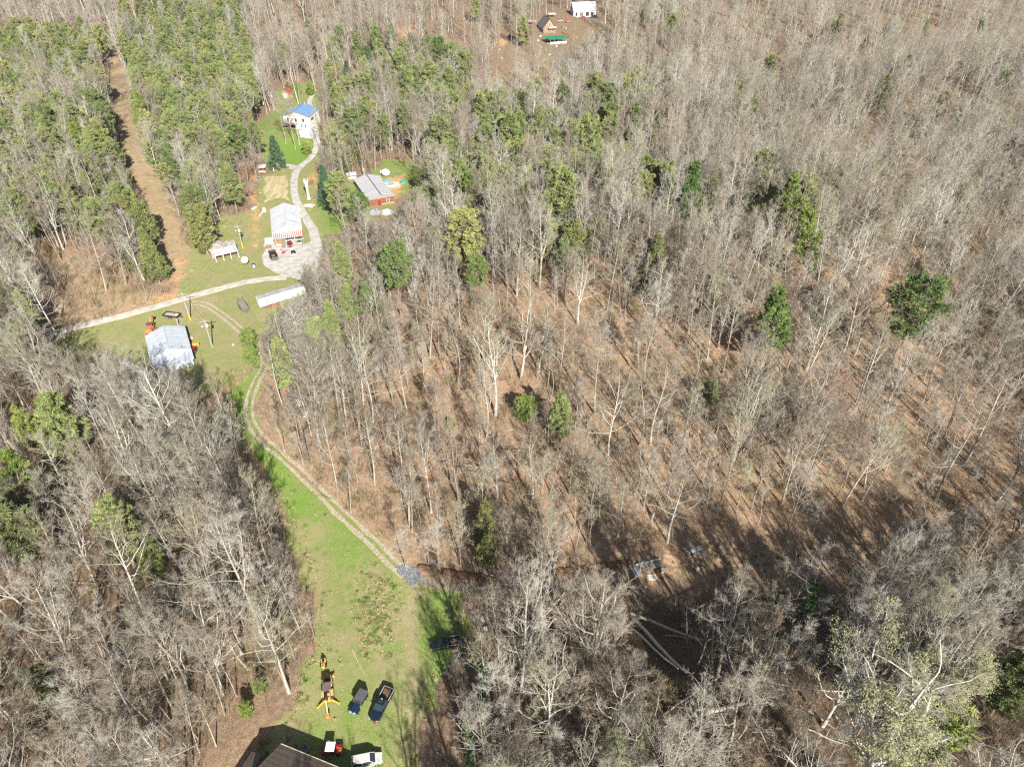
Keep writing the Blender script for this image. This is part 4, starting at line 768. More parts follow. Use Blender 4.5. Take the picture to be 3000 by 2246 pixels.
# rusty excavator / crane behind the shed
def machine_old(u, v, lab, rz):
    p = at(u, v); t = thing('old_excavator', lab, 'excavator', (p.x, p.y, p.z), rz)
    for s in (-1, 1): part('track', MB().loft([[(x, s * 1.1 - .25, z), (x, s * 1.1 + .25, z), (x, s * 1.1 + .25, z + h_), (x, s * 1.1 - .25, z + h_)] for x, z, h_ in ((-1.9, .2, .4), (-1.6, 0, .8), (1.6, 0, .8), (1.9, .2, .4))]), rust, t)
    part('body', MB().bx(-1.6, 1.2, -1.0, 1.0, .8, 1.7), orange_m, t, bevel=.08); part('engine_cover', MB().bx(-1.8, -.4, -.8, .8, 1.7, 2.1), orange_m, t, bevel=.08); part('canopy', MB().bx(.2, 1.8, -.9, .9, 2.5, 2.6), mat('maroon', (.2, .07, .06), .8), t)
    for x, y in ((.3, .8), (.3, -.8), (1.7, .8), (1.7, -.8)): part('canopy_post', MB().box((x, y, 2.1), (.08, .08, .9)), orange_m, t)
    part('boom', MB().bar((1.2, 0, 1.4), (3.6, 0, 3.4), .3), orange_m, t); part('bucket', MB().box((3.9, 0, 2.9), (.5, .9, .8)), rust, t); return t
machine_old(*z3p(190, 990), 'rusty orange excavator with a small canopy behind the white shed', math.radians(100))
p = at(*z3p(750, 1215)); fl = thing('old_loader', 'yellow machine rusting between the white shed and the bushes', 'loader', (p.x, p.y, p.z), math.radians(95)); part('bucket', MB().bx(1.4, 2.1, -1.0, 1.0, .5, 1.1), yellow_m, fl, bevel=.05); part('arm', MB().bar((0, -.5, .8), (1.5, -.5, .9), .16).bar((0, .5, .8), (1.5, .5, .9), .16), orange_m, fl); part('body', MB().bx(-2.4, .1, -.6, .6, .4, 1.4), dkred_m, fl, bevel=.06); wheels(fl, (-.3, -1.9), 1.0, .5)
crate('junk_block', *z3p(710, 1065), (1.0, 1.0, .5), mat('pinkish_block', (.6, .42, .32), .8), 'small pinkish block on the lawn between the shed and the pole', 'block', .4)
b = MB().tube([(0, 0, .25), (1.4, .9, .3), (3.0, 1.6, .5), (4.2, 2.4, .5)], [.25, .22, .18, .1], 8); solo('fallen_log', b, plank_m, 'brown log lying beside the bright green bush', 'log', at(*z3p(1245, 1250)), .15)
solo('bucket', MB().tube([(0, 0, 0), (0, 0, .5)], [.22, .28], 12), MATS['light_blue'], 'light blue bucket on the grass left of the bright green bush', 'bucket', at(*z3p(1255, 1155)))
# backhoe
p, q = at(*z5p(1100, 1020)), at(*z5p(1100, 600)); a = math.atan2(q.y - p.y, q.x - p.x); c = at(*z5p(1100, 740))
bk = thing('backhoe', 'yellow backhoe loader with stabilisers spread on the lower lawn', 'backhoe', (c.x, c.y, c.z), a)
part('chassis', MB().bx(-1.6, 1.5, -.45, .45, .5, 1.1), tan_yellow, bk, bevel=.04); part('hood', MB().bx(.3, 2.0, -.42, .42, 1.0, 1.7), black_m, bk, bevel=.08); part('canopy', MB().bx(-1.1, .5, -.75, .75, 2.45, 2.55), mat('canopy_brown', (.16, .12, .11), .8), bk, bevel=.04); part('seat', MB().bx(-.8, -.3, -.3, .3, 1.1, 1.6), black_m, bk)
for x, y in ((-1.0, .68), (-1.0, -.68), (.4, .68), (.4, -.68)): part('canopy_post', MB().box((x, y, 1.75), (.08, .08, 1.4)), tan_yellow, bk)
for s in (-1, 1):
    part('loader_arm', MB().bar((.3, s * .72, 1.5), (2.0, s * .72, 1.2), .16).bar((2.0, s * .72, 1.2), (2.7, s * .72, .6), .16), tan_yellow, bk)
    part('stabiliser', MB().bar((-1.9, s * .4, .9), (-2.4, s * 1.6, .35), .2).box((-2.45, s * 1.75, .2), (.3, .4, .1)), yellow_m, bk); o = part('wheel', MB().tube([(-.9, s * .6, .7), (-.9, s * 1.0, .7)], .7, 18), rubber_m, bk); part('rim', MB().tube([(-.9, s * .62, .7), (-.9, s * 1.02, .7)], .35, 12), yellow_m, o)
    o = part('wheel', MB().tube([(1.5, s * .6, .42), (1.5, s * .85, .42)], .42, 16), rubber_m, bk); part('rim', MB().tube([(1.5, s * .62, .42), (1.5, s * .87, .42)], .22, 12), yellow_m, o); part('fender', MB().box((-.9, s * .8, 1.45), (1.2, .42, .06)), tan_yellow, bk)
b = MB(); bs = [(2.6, .1), (2.55, .9), (2.9, 1.0), (3.5, .15), (3.4, .05)]; n_ = len(bs); b.add([(x, -1.05, z) for x, z in bs] + [(x, 1.05, z) for x, z in bs], [(0, 1, 6, 5), (0, 5, 9, 4), (4, 9, 8, 3), (0, 4, 3, 2, 1), (5, 6, 7, 8, 9)]); bo = part('loader_bucket', b, tan_yellow, bk); bo.modifiers.new('thick', 'SOLIDIFY').thickness = .06
part('swing_frame', MB().bx(-2.0, -1.6, -.35, .35, .5, 1.3), tan_yellow, bk); part('boom', MB().bar((-1.9, 0, 1.0), (-3.0, 0, 2.7), .26), tan_yellow, bk); part('dipper', MB().bar((-3.0, 0, 2.8), (-4.4, 0, 1.1), .22), tan_yellow, bk); part('digging_bucket', MB().bx(-4.9, -4.2, -.3, .3, .25, 1.0), orange_m, bk, bevel=.08); part('hydraulic_ram', MB().bar((-2.0, .15, 1.4), (-2.9, .15, 2.5), .08), steel_m, bk)
# mower
p, q = at(*z5p(1040, 430)), at(*z5p(1040, 340)); a = math.atan2(p.y - q.y, p.x - q.x); c = at(*z5p(1040, 400))
mw = thing('lawn_mower', 'small yellow and black riding mower above the backhoe', 'mower', (c.x, c.y, c.z), a)
part('hood', MB().bx(.2, 1.05, -.3, .3, .45, .95), yellow_m, mw, bevel=.08); part('hood_stripe', MB().bx(.25, 1.0, -.08, .08, .93, .97), black_m, mw); part('rear_body', MB().bx(-.85, -.1, -.42, .42, .4, .75), yellow_m, mw, bevel=.06); part('seat', MB().bx(-.55, -.1, -.22, .22, .75, .85).bx(-.62, -.52, -.22, .22, .8, 1.2), black_m, mw, bevel=.03); part('steering_wheel', MB().tube([(.15, 0, 1.05), (.17, 0, 1.08)], .2, 12), black_m, mw); part('cutting_deck', MB().bx(-.35, .55, -.62, .62, .12, .32), black_m, mw, bevel=.05)
for x, r, y in ((-.6, .27, .5), (.8, .19, .45)):
    for s in (-1, 1): o = part('wheel', MB().tube([(x, s * (y - .12), r), (x, s * y, r)], r, 14), rubber_m, mw); part('rim', MB().tube([(x, s * (y - .05), r), (x, s * (y + .01), r)], r * .5, 10), silver_m, o)
# utility vehicle with canopy
c = at(*z5p(1140, 1470)); uv = thing('utility_vehicle', 'red utility vehicle with a white canopy roof and loaded cargo bed', 'utility vehicle', (c.x, c.y, c.z), math.pi)
part('body', MB().loft([[(x, -w_, .35), (x, -w_, z), (x, w_, z), (x, w_, .35)] for x, w_, z in ((-.5, .7, .75), (.6, .72, .75), (1.0, .7, .95), (1.5, .6, .85), (1.6, .5, .6))]), dkred_m, uv, bevel=.04); part('canopy', MB().bx(-.75, .75, -.78, .78, 1.85, 1.93), white_paint, uv, bevel=.03); part('canopy_seam', MB().bx(-.03, .03, -.78, .78, 1.93, 1.95), grey_plank, uv)
for x, y in ((-.65, .65), (-.65, -.65), (.7, .65), (.7, -.65)): part('canopy_post', MB().bar((x, y, .7), (x * .98, y * .98, 1.86), .06), black_m, uv)
part('seat', MB().bx(-.4, .2, -.6, .6, .75, .95).bx(-.5, -.38, -.6, .6, .8, 1.35), black_m, uv, bevel=.04); part('cargo_bed', MB().bx(-1.8, -.7, -.7, .7, .7, .76).bx(-1.8, -.7, -.72, -.66, .7, 1.05).bx(-1.8, -.7, .66, .72, .7, 1.05).bx(-1.84, -1.78, -.72, .72, .7, 1.05), dkred_m, uv); part('fuel_can', MB().box((-1.05, -.3, .95), (.35, .3, .4)), mat('can_red', (.75, .06, .03), .5), uv); part('cargo', MB().box((-1.3, .3, .85), (.5, .4, .2), .5).box((-1.5, -.1, .85), (.3, .5, .15), .2), orange_m, uv)
wheels(uv, (1.05, -1.15), .78, .31, .22)
crate('small_cooler', *z5p(1175, 1073), (.35, .3, .3), mat('cooler_orange', (.7, .25, .12), .5), 'tiny orange and white box on the lawn below the backhoe', 'box', .3)
solo('pale_stick', MB().tube([(0, 0, .12), (1.6, -2.6, .14), (3.2, -5.0, .1)], [.09, .07, .04], 6), log_pale, 'long pale stick lying across the meadow tussocks', 'stick', at(*z5p(1385, 205)), 0)
# lumber pile by the path
p = at(*z6p(440, 590)); q = at(*z6p(800, 520)); a = math.atan2(q.y - p.y, q.x - p.x); lp = thing('lumber_pile', 'heap of grey weathered lumber with one long white beam by the path', 'lumber', (p.x, p.y, p.z), a)
rg_ = random.Random(5)
for i in range(16): part('plank', MB().box((2.3 + rg_.uniform(-.3, .3), .15 + (i % 8) * .3, .3 + (i // 8) * .28 + rg_.uniform(0, .08)), (4.4 + rg_.uniform(-.6, .4), .26, .09), rg_.uniform(-.06, .06)), mat('lumber_grey', (.34, .33, .27), .85, rnd=.3), lp)
part('beam', MB().box((2.1, 1.55, 1.0), (5.6, .16, .14), .03), white_paint, lp); part('end_board', MB().box((-.45, .9, .6), (.5, 2.0, .1), .15), mat('slate_board', (.36, .37, .4), .8), lp); part('support', MB().box((.4, 1.2, .3), (.2, 2.6, .6)), plank_m, lp); part('support', MB().box((4.0, 1.2, .3), (.2, 2.6, .6)), plank_m, lp)
solo('white_board', MB().box((0, 0, .2), (.85, 2.0, .07)), mat('cool_white', (.66, .7, .76), .6), 'narrow white panel lying left of the lumber heap', 'panel', at(*z6p(338, 590)), .28)
solo('plywood_sheet', MB().box((0, 0, .12), (2.1, 1.4, .07)), mat('pale_beige', (.6, .55, .48), .7), 'square pale panel lying below the lumber heap', 'panel', at(*z6p(598, 672)), .1)
solo('rusty_barrel', MB().tube([(0, 0, 0), (0, 0, .8)], .4, 14), mat('dark_rust', (.2, .09, .06), .9), 'rusty barrel at the front of the lumber heap', 'barrel', at(*z6p(700, 590))); solo('white_appliance', MB().box((0, 0, .4), (.7, .7, .8)).tube([(0, 0, .8), (0, 0, .84)], .25, 12), white_paint, 'small white appliance right of the rusty barrel', 'appliance', at(*z6p(770, 575)), .2, bevel=.04)
b = MB()
for i in range(4): b.box((1.6 + .2 * i, .2 * i, .12 + .06 * i), (3.6 - .3 * i, .35, .05), .04 * i)
p = at(*z6p(1215, 275)); solo('sheet_metal', b, mat('blue_white_sheet', (.6, .68, .75), .45), 'bundle of bluish white metal sheets beside the wide shadow', 'sheet metal', (p.x, p.y, p.z), .35)
crate('white_can', *z6p(1340, 545), (.7, .5, .8), white_paint, 'small white can standing alone on the shaded lane', 'can', .4)
crate('pale_slab', 338, 1922, (2.1, 1.5, .25), mat('slab_blue_grey', (.55, .58, .62), .8, .15, 1.5), 'pale stone slab on the leaf litter of the lower left wood', 'slab', .3)
b = MB()
for i, (x, y, r_) in enumerate(((0, 0, .7), (1.5, -.2, .7), (-.6, 1.2, .45), (1.9, -2.2, .5))): b.prism([(x + r_ * math.cos(k * 1.05 + i), y + r_ * math.sin(k * 1.05 + i) * .8) for k in range(6)], .1, .5)
solo('plastic_sheeting', b, mat('bluish_plastic', (.5, .56, .62), .4), 'crumpled bluish plastic caught at the wood edge above the pickup', 'plastic', at(1395, 1812), 0)
# fallen trunks in the hollow
for (u1, v1, u2, v2, r, m_, lab) in ((1850, 1812, 2010, 1975, .36, log_pale, 'long pale fallen trunk, left one of the crossing pair'), (1842, 1835, 1985, 1960, .24, log_pale, 'thinner pale trunk lying beside the long fallen one'), (1850, 1800, 2060, 1880, .3, log_pale, 'fallen trunk running right towards the hollow'), (2036, 2098, 2190, 2060, .42, log_pale, 'thick sawn log lying at the bottom of the hollow'),
        (1845, 1730, 1885, 1790, .25, log_pale, 'short pale trunk fallen above the long ones'), (2050, 2005, 2085, 2060, .3, log_dark, 'short grey log standing askew left of the sawn log'), (2098, 1700, 2085, 1960, .25, log_dark, 'tall thin leaning trunk in the dark shadow'), (1280, 1905 + 300, 1330, 2235, .12, log_dark, 'small fallen branch at the bottom border'),
        (140, 1705, 410, 1712, .22, plank_m, 'long reddish fallen trunk lying level in the lower left wood'), (365, 1785, 395, 1855, .2, log_pale, 'broken pale log beside the slab')):
    p = at(u1, v1); q = at(u2, v2); h1 = 9.0 if 'leaning' in lab else r
    pts_ = [p + (q - p) * f + Vector((.15 * math.sin(f * 7), .12 * math.cos(f * 5), (h1 if 'leaning' in lab else 0) * 0 + r)) for f in (0, .25, .5, .75, 1)]
    pts_ = [Vector((x.x, x.y, max(x.z, tz(x.x, x.y) + r * .8))) for x in pts_]; o_ = pts_[0].copy()
    solo('fallen_log', MB().tube([x - o_ for x in pts_], [r, r * .95, r * .85, r * .7, r * .5], 9), m_, lab, 'fallen tree', o_, group='fallen trunks and logs')
    if len(lab) and r > .28 and u1 < 2000: pass
rgl = random.Random(77)
for i in range(12):
    u_, v_ = rgl.uniform(1900, 2500), rgl.uniform(1790, 2150); p = at(u_, v_); a_ = rgl.uniform(-.9, .9) - .5; L_ = rgl.uniform(5, 11); r_ = rgl.uniform(.09, .17)
    pts_ = [Vector((p.x + math.cos(a_) * L_ * f, p.y + math.sin(a_) * L_ * f, 0)) for f in (0, .25, .5, .75, 1)]; pts_ = [Vector((q_.x, q_.y, tz(q_.x, q_.y) + r_ + .25 * math.sin(f_ * 2))) for f_, q_ in enumerate(pts_)]; o_ = pts_[0].copy()
    solo('fallen_log', MB().tube([q_ - o_ for q_ in pts_], [r_, r_ * .9, r_ * .8, r_ * .65, r_ * .4], 7).tube([pts_[2] - o_, pts_[2] - o_ + Vector((.8, .9, .8))], [r_ * .4, r_ * .2], 5), log_pale if i % 3 else log_dark, 'thin grey fallen trunk tangled in the shaded hollow', 'fallen tree', o_, group='thin fallen trunks in the hollow')
# --- junk round the far log house
jr = random.Random(9)
cars_ = [((1695, 51), (1720, 50), red_m, 'bright red car in front of the far barn'), ((1728, 50), (1752, 49), navy_m, 'dark blue car right of the red one by the far barn'), ((1630, 62), (1652, 60), mat('faded_pink', (.6, .3, .26), .6), 'faded pinkish car behind the log house'), ((1655, 63), (1676, 60), mat('faded_red', (.5, .16, .13), .6), 'faded red car in the row behind the log house'),
         ((1540, 83), (1560, 78), red_m, 'red car half hidden left of the log house'), ((1540, 96), (1556, 94), mat('maroon_paint', (.2, .06, .06), .5), 'dark car below the one left of the log house'), ((1835, 18), (1852, 16), white_car, 'white car topmost in the row right of the far barn'), ((1840, 36), (1858, 33), mat('pale_green_paint', (.5, .6, .55), .5), 'pale green car in the row right of the far barn'),
         ((1862, 40), (1884, 34), silver_m, 'silver car at the right of the row beyond the far barn'), ((1912, 52), (1932, 50), white_car, 'white car alone at the right of the junkyard'), ((1948, 48), (1962, 47), red_m, 'small red car alone at the far right of the junkyard'), ((1830, 200), (1846, 192), silver_m, 'silver car among the trees below the junkyard')]
for (a_, b_, m_, lab) in cars_: car(*a_, *b_, jr.choice(['sedan', 'sedan', 'suv']), m_, lab, 'junk_car', 'car', None, group='old cars round the far house')
junk = [('barrel', 'barrel'), ('tarp_bundle', 'bundle'), ('crate', 'crate'), ('board_stack', 'boards'), ('tank', 'tank')]
jm = [mat('junk_white', (.5, .5, .5), .7, .2), mat('junk_grey', (.28, .29, .3), .7, .25), mat('junk_blue', (.3, .42, .5), .6, .2), mat('junk_brown', (.32, .22, .16), .8, .2), mat('junk_rust', (.42, .2, .13), .8, .2)]
cn = ['white', 'grey', 'bluish', 'brown', 'rusty']
spots = [(z4p(270, 545), 0, 0, 'on the grass left of the green-roofed porch'), (z4p(560, 535), 0, 2, 'beside the left end of the green-roofed porch'), (z4p(440, 430), 3, 1, 'left of the log house wall'), (z4p(520, 450), 0, 3, 'between the log house and its porch'), (z4p(590, 480), 0, 1, 'just left of the green roof'), (z4p(260, 430), 1, 3, 'at the orange bank left of the yard'), (z4p(110, 490), 1, 3, 'in the trees left of the yard'),
         (z4p(60, 650), 0, 0, 'small on the orange ground far left of the porch'), (z4p(85, 765), 0, 4, 'on the slope below the yard at left'), (z4p(430, 610), 1, 2, 'under the bare trees left of the porch'), (z4p(685, 580), 1, 1, 'in front of the porch railing at left'), (z4p(795, 605), 0, 2, 'in front of the porch railing'), (z4p(950, 600), 1, 0, 'right of the porch railing'), (z4p(705, 720), 0, 1, 'big and round below the porch'), (z4p(1105, 712), 0, 0, 'round below the porch at right'), (z4p(755, 820), 2, 2, 'on the grass below the porch'),
         (z4p(1055, 495), 1, 1, 'right of the green-roofed porch'), (z4p(1120, 565), 0, 0, 'small right of the porch railing'), (z4p(1265, 490), 0, 3, 'on the bank right of the porch'), (z4p(1365, 500), 0, 1, 'among the boards right of the porch'), (z4p(1340, 430), 1, 3, 'topmost on the bank right of the porch'), (z4p(1400, 415), 0, 3, 'at the right end of the boards'), (z4p(820, 240), 2, 3, 'between the log house and the far barn'), (z4p(870, 245), 1, 3, 'behind the faded cars'), (z4p(940, 250), 4, 1, 'right of the faded cars'),
         (z4p(960, 290), 1, 3, 'below the faded cars'), (z4p(1060, 235), 0, 4, 'left of the bright red car'), (z4p(1335, 160), 4, 2, 'at the right corner of the far barn'), (z4p(1360, 190), 3, 2, 'below the right corner of the far barn'), (z4p(1440, 190), 0, 2, 'right of the far barn'), (z4p(1280, 290), 1, 3, 'below the dark blue car'), (z4p(1380, 300), 1, 1, 'under the trees right of the far barn'), (z4p(1400, 350), 1, 3, 'lowest under the trees right of the far barn'), (z4p(1215, 385), 2, 3, 'on the grass below the far barn'), (z4p(880, 360), 4, 2, 'right of the log house'), (z4p(920, 375), 2, 1, 'beside the green shrub right of the log house'),
         ((2245, 55), 0, 2, 'leftmost in the far clutter on the right slope'), ((2272, 60), 0, 0, 'second in the far clutter on the right slope'), ((2325, 62), 1, 3, 'in the middle of the far clutter on the right slope'), ((2345, 40), 0, 1, 'topmost in the far clutter on the right slope'), ((2350, 68), 1, 2, 'rightmost in the far clutter on the right slope'), ((1228, 522), 4, 3, 'red-brown beside the trees right of the pool deck')]
for i, (uvp, ci_, k, where_) in enumerate(spots):
    p = at(*uvp); nm, ct_ = junk[k]; b = MB(); s_ = jr.uniform(.55, .95)
    if k == 0: b.tube([(0, 0, 0), (0, 0, .5 * s_), (0, 0, 1.0 * s_)], [.45, .52, .45], 12)
    elif k == 1: b.loft([[(x, r * math.cos(q_ * .785), .6 * r + .7 * r * math.sin(q_ * .785)) for q_ in range(8)] for x, r in ((-1.3 * s_, .2), (-.8, .8 * s_), (.3, 1.0 * s_), (1.2 * s_, .3))])
    elif k == 2: b.box((0, 0, .6 * s_), (1.6 * s_, 1.2, 1.2 * s_)).box((0, 0, 1.22 * s_), (1.7 * s_, 1.3, .08))
    elif k == 3:
        for j in range(6): b.box((jr.uniform(-.3, .3), (j % 3) * .4 - .4, .1 + .12 * (j // 2)), (3.2 * s_, .3, .08), jr.uniform(-.25, .25))
    else: b.loft([[(x, r * math.cos(q_ * .628), .6 + r * math.sin(q_ * .628)) for q_ in range(10)] for x, r in ((-1.2, .2), (-1, .5), (1, .5), (1.2, .2))]); b.box((-.7, 0, .1), (.15, .8, .3)).box((.7, 0, .1), (.15, .8, .3))
    noun = {'barrel': 'barrel', 'tarp_bundle': 'tarp-wrapped bundle', 'crate': 'crate', 'board_stack': 'stack of boards', 'tank': 'lying tank'}[nm]
    solo(nm, b, jm[ci_], f'{cn[ci_]} {noun} {where_}', ct_, (p.x, p.y, p.z), jr.uniform(0, 3), 'clutter round the far house' if i < 36 else None)
# wires between the tall poles
for (a_, b_), lab in ((((623, 1017), (558, 936)), 'thin wire from the transformer pole to the roadside pole'), (((558, 936), (712, 727)), 'thin wire from the roadside pole to the pole by the barn'), (((712, 727), z7p(345, 830)), 'thin wire from the barn pole up to the house pole')):
    p = at(*a_); q = at(*b_); b = MB()
    for s_ in (-.8, .8):
        P_ = [p + (q - p) * (i / 10) + Vector((s_, .15, 9.0 - 4.0 * (i / 10) * (1 - i / 10))) for i in range(11)]; b.tube([x - p for x in P_], .018, 4, cap=False)
    solo('power_line', b, black_m, lab, 'wire', p)
for u_, v_ in ((1860, 1660), (1290, 1885), (338, 1922), (1940, 1880)): USED.append((*at(u_, v_)[:2], 5.0))
# ---------------------------------------------------------------- trees
M_BARK = tree_mat('bark', [(0.38, 0.36, 0.31), (0.48, 0.46, 0.4), (0.25, 0.21, 0.16), (0.4, 0.37, 0.31), (0.58, 0.56, 0.5), (0.34, 0.28, 0.215), (0.3, 0.28, 0.24), (0.44, 0.42, 0.36), (0.2, 0.17, 0.135)], var=0.25)
M_TWIG = tree_mat('twig_bark', [(0.33, 0.31, 0.26), (0.44, 0.42, 0.36), (0.26, 0.21, 0.155), (0.37, 0.34, 0.28), (0.5, 0.48, 0.42), (0.36, 0.275, 0.2), (0.3, 0.28, 0.235), (0.4, 0.38, 0.25), (0.22, 0.19, 0.15)], var=0.25, scale=0.6)
M_SAP = tree_mat('sapling_bark', [(0.36, 0.31, 0.25), (0.45, 0.41, 0.35), (0.29, 0.23, 0.18)], var=0.25)
M_PBARK = tree_mat('pine_bark', [(0.24, 0.18, 0.14), (0.32, 0.26, 0.22)], var=0.3)
M_NEED = tree_mat('needles', [(0.2, 0.25, 0.09), (0.26, 0.3, 0.11), (0.16, 0.21, 0.08), (0.32, 0.33, 0.12), (0.21, 0.25, 0.1)], scale=0.5, var=0.35)
M_BRIGHT = tree_mat('bright_needles', [(0.11, 0.18, 0.05), (0.16, 0.23, 0.065), (0.14, 0.2, 0.065)], scale=0.5, var=0.3)
M_YELLOW = tree_mat('yellow_needles', [(0.19, 0.26, 0.06), (0.26, 0.31, 0.08), (0.17, 0.23, 0.06)], scale=0.5, var=0.3)
M_CEDAR = tree_mat('cedar_sprays', [(0.21, 0.23, 0.08), (0.17, 0.2, 0.07), (0.25, 0.25, 0.09), (0.15, 0.18, 0.07)], scale=0.6, var=0.35)
M_SPRUCE = tree_mat('spruce_needles', [(0.07, 0.15, 0.075), (0.09, 0.17, 0.09)], scale=0.5, var=0.3)
M_BUD = tree_mat('leaf_buds', [(0.42, 0.42, 0.22), (0.38, 0.4, 0.22)], scale=0.5, var=0.25)
M_REDBUD = tree_mat('red_buds', [(0.42, 0.24, 0.16), (0.36, 0.22, 0.14)], scale=0.5, var=0.2)
M_IVY = tree_mat('ivy_leaves', [(0.05, 0.11, 0.025), (0.07, 0.15, 0.03)], scale=0.8, var=0.3)
M_BRUSH = tree_mat('brush_twigs', [(0.3, 0.21, 0.14), (0.42, 0.31, 0.21), (0.34, 0.27, 0.18), (0.24, 0.24, 0.1)], scale=0.8, var=0.3)
M_TUSS = tree_mat('dry_grass_blades', [(0.5, 0.4, 0.24), (0.4, 0.36, 0.17), (0.2, 0.26, 0.07), (0.14, 0.24, 0.04)], scale=0.8, var=0.3)

def unit(v): return v / (np.linalg.norm(v, axis=-1, keepdims=True) + 1e-9)
def tubes(P, R, ns, tip=False):
    """P (n,k,3) polylines, R (n,k) radii -> verts, faces"""
    n, k, _ = P.shape
    T = np.gradient(P, axis=1); T = unit(T)
    ref = np.where(np.abs(T[:, :1, 2:3]) > 0.8, np.array([1.0, 0.2, 0.1]), np.array([0.1, 0.2, 1.0]))
    A = unit(np.cross(T, np.broadcast_to(ref, T.shape))); B = np.cross(T, A)
    ang = np.arange(ns) * 2 * np.pi / ns
    kk = k - 1 if tip else k
    ring = P[:, :kk, None] + R[:, :kk, None, None] * (A[:, :kk, None] * np.cos(ang)[None, None, :, None] + B[:, :kk, None] * np.sin(ang)[None, None, :, None])
    V = ring.reshape(n, kk * ns, 3)
    per = kk * ns
    f4 = []
    for i in range(kk - 1):
        for j in range(ns):
            j2 = (j + 1) % ns; f4.append((i * ns + j, i * ns + j2, (i + 1) * ns + j2, (i + 1) * ns + j))
    f3 = []
    if tip:
        V = np.concatenate([V, P[:, -1:, :]], 1); per += 1
        for j in range(ns): f3.append(((kk - 1) * ns + j, (kk - 1) * ns + (j + 1) % ns, per - 1))
    off = (np.arange(n) * per)[:, None, None]
    F4 = (np.array(f4, int)[None] + off).reshape(-1, 4) if f4 else np.zeros((0, 4), int)
    F3 = (np.array(f3, int)[None] + off).reshape(-1, 3) if f3 else np.zeros((0, 3), int)
    return V.reshape(-1, 3), F4, F3
class Acc:
    def __init__(s): s.V = []; s.f4 = []; s.f3 = []; s.n = 0
    def add(s, t):
        V, a, b = t; s.V.append(V); s.f4.append(a + s.n); s.f3.append(b + s.n); s.n += len(V)
    def data(s): return np.concatenate(s.V), np.concatenate(s.f4), np.concatenate(s.f3)
def acc_mesh(name, items):
    """items: [(Acc, material)]"""
    V = []; Fs4 = []; Fs3 = []; m4 = []; m3 = []; off = 0; mats = []
    for i, (a, m) in enumerate(items):
        v, f4, f3 = a.data(); V.append(v); Fs4.append(f4 + off); Fs3.append(f3 + off); off += len(v)
        m4 += [i] * len(f4); m3 += [i] * len(f3); mats.append(m)
    F4 = np.concatenate(Fs4); F3 = np.concatenate(Fs3)
    return npmesh(name, np.concatenate(V), [f for f in (F4, F3) if len(f)], mats, m4 + m3)
def grow(rg, P, R, per, ang, ratio, k, tmin=0.25, up=0.25, rr=0.55, minlen=0.0, wig=0.17, tmax=0.98):
    n, kp, _ = P.shape; N = n * per
    idx = np.repeat(np.arange(n), per)
    t = (np.tile((np.arange(per) + 0.5) / per, n) + rg.uniform(-.4, .4, N) / per) * (tmax - tmin) + tmin
    f = np.clip(t, 0, 0.999) * (kp - 1); i0 = f.astype(int); fr = (f - i0)[:, None]
    a = P[idx, i0]; b = P[idx, i0 + 1]; st = a * (1 - fr) + b * fr; d = unit(b - a)
    plen = np.linalg.norm(P[:, 1:] - P[:, :-1], axis=2).sum(1)[idx]
    r0 = (R[idx, i0] * (1 - fr[:, 0]) + R[idx, i0 + 1] * fr[:, 0]) * rr
    rnd = rg.randn(N, 3); perp = unit(rnd - (rnd * d).sum(1)[:, None] * d)
    an = np.radians(ang) * rg.uniform(0.7, 1.25, N); nd = unit(d * np.cos(an)[:, None] + perp * np.sin(an)[:, None] + np.array([0, 0, up]))
    L = np.maximum(plen * ratio * (1.15 - 0.75 * t) * rg.uniform(0.65, 1.25, N), minlen)
    return lines(rg, st, nd, L, r0, k, up, wig)
def lines(rg, st, nd, L, r0, k, up, wig):
    N = len(L); Q = np.zeros((N, k, 3)); Q[:, 0] = st; d = nd.copy()
    for i in range(1, k):
        Q[:, i] = Q[:, i - 1] + d * (L / (k - 1))[:, None]
        d = unit(d + np.array([0, 0, up * 0.45]) + rg.randn(N, 3) * wig)
    RR = r0[:, None] * np.linspace(1, 0.35, k)[None]
    return Q, RR
def trunk_line(rg, H, r, lean=0.03, k=9):
    P = np.zeros((1, k, 3)); z = np.linspace(0, 1, k); a = rg.uniform(0, 6.28)
    P[0, :, 2] = z * H; wv = rg.randn(2) * 0.018 * H
    P[0, :, 0] = math.cos(a) * lean * H * z ** 1.5 + wv[0] * np.sin(z * 5); P[0, :, 1] = math.sin(a) * lean * H * z ** 1.5 + wv[1] * np.sin(z * 4 + 1)
    R = (r * (1 - 0.9 * z) + 0.015)[None]; R[0, 0] *= 1.35
    return P, R
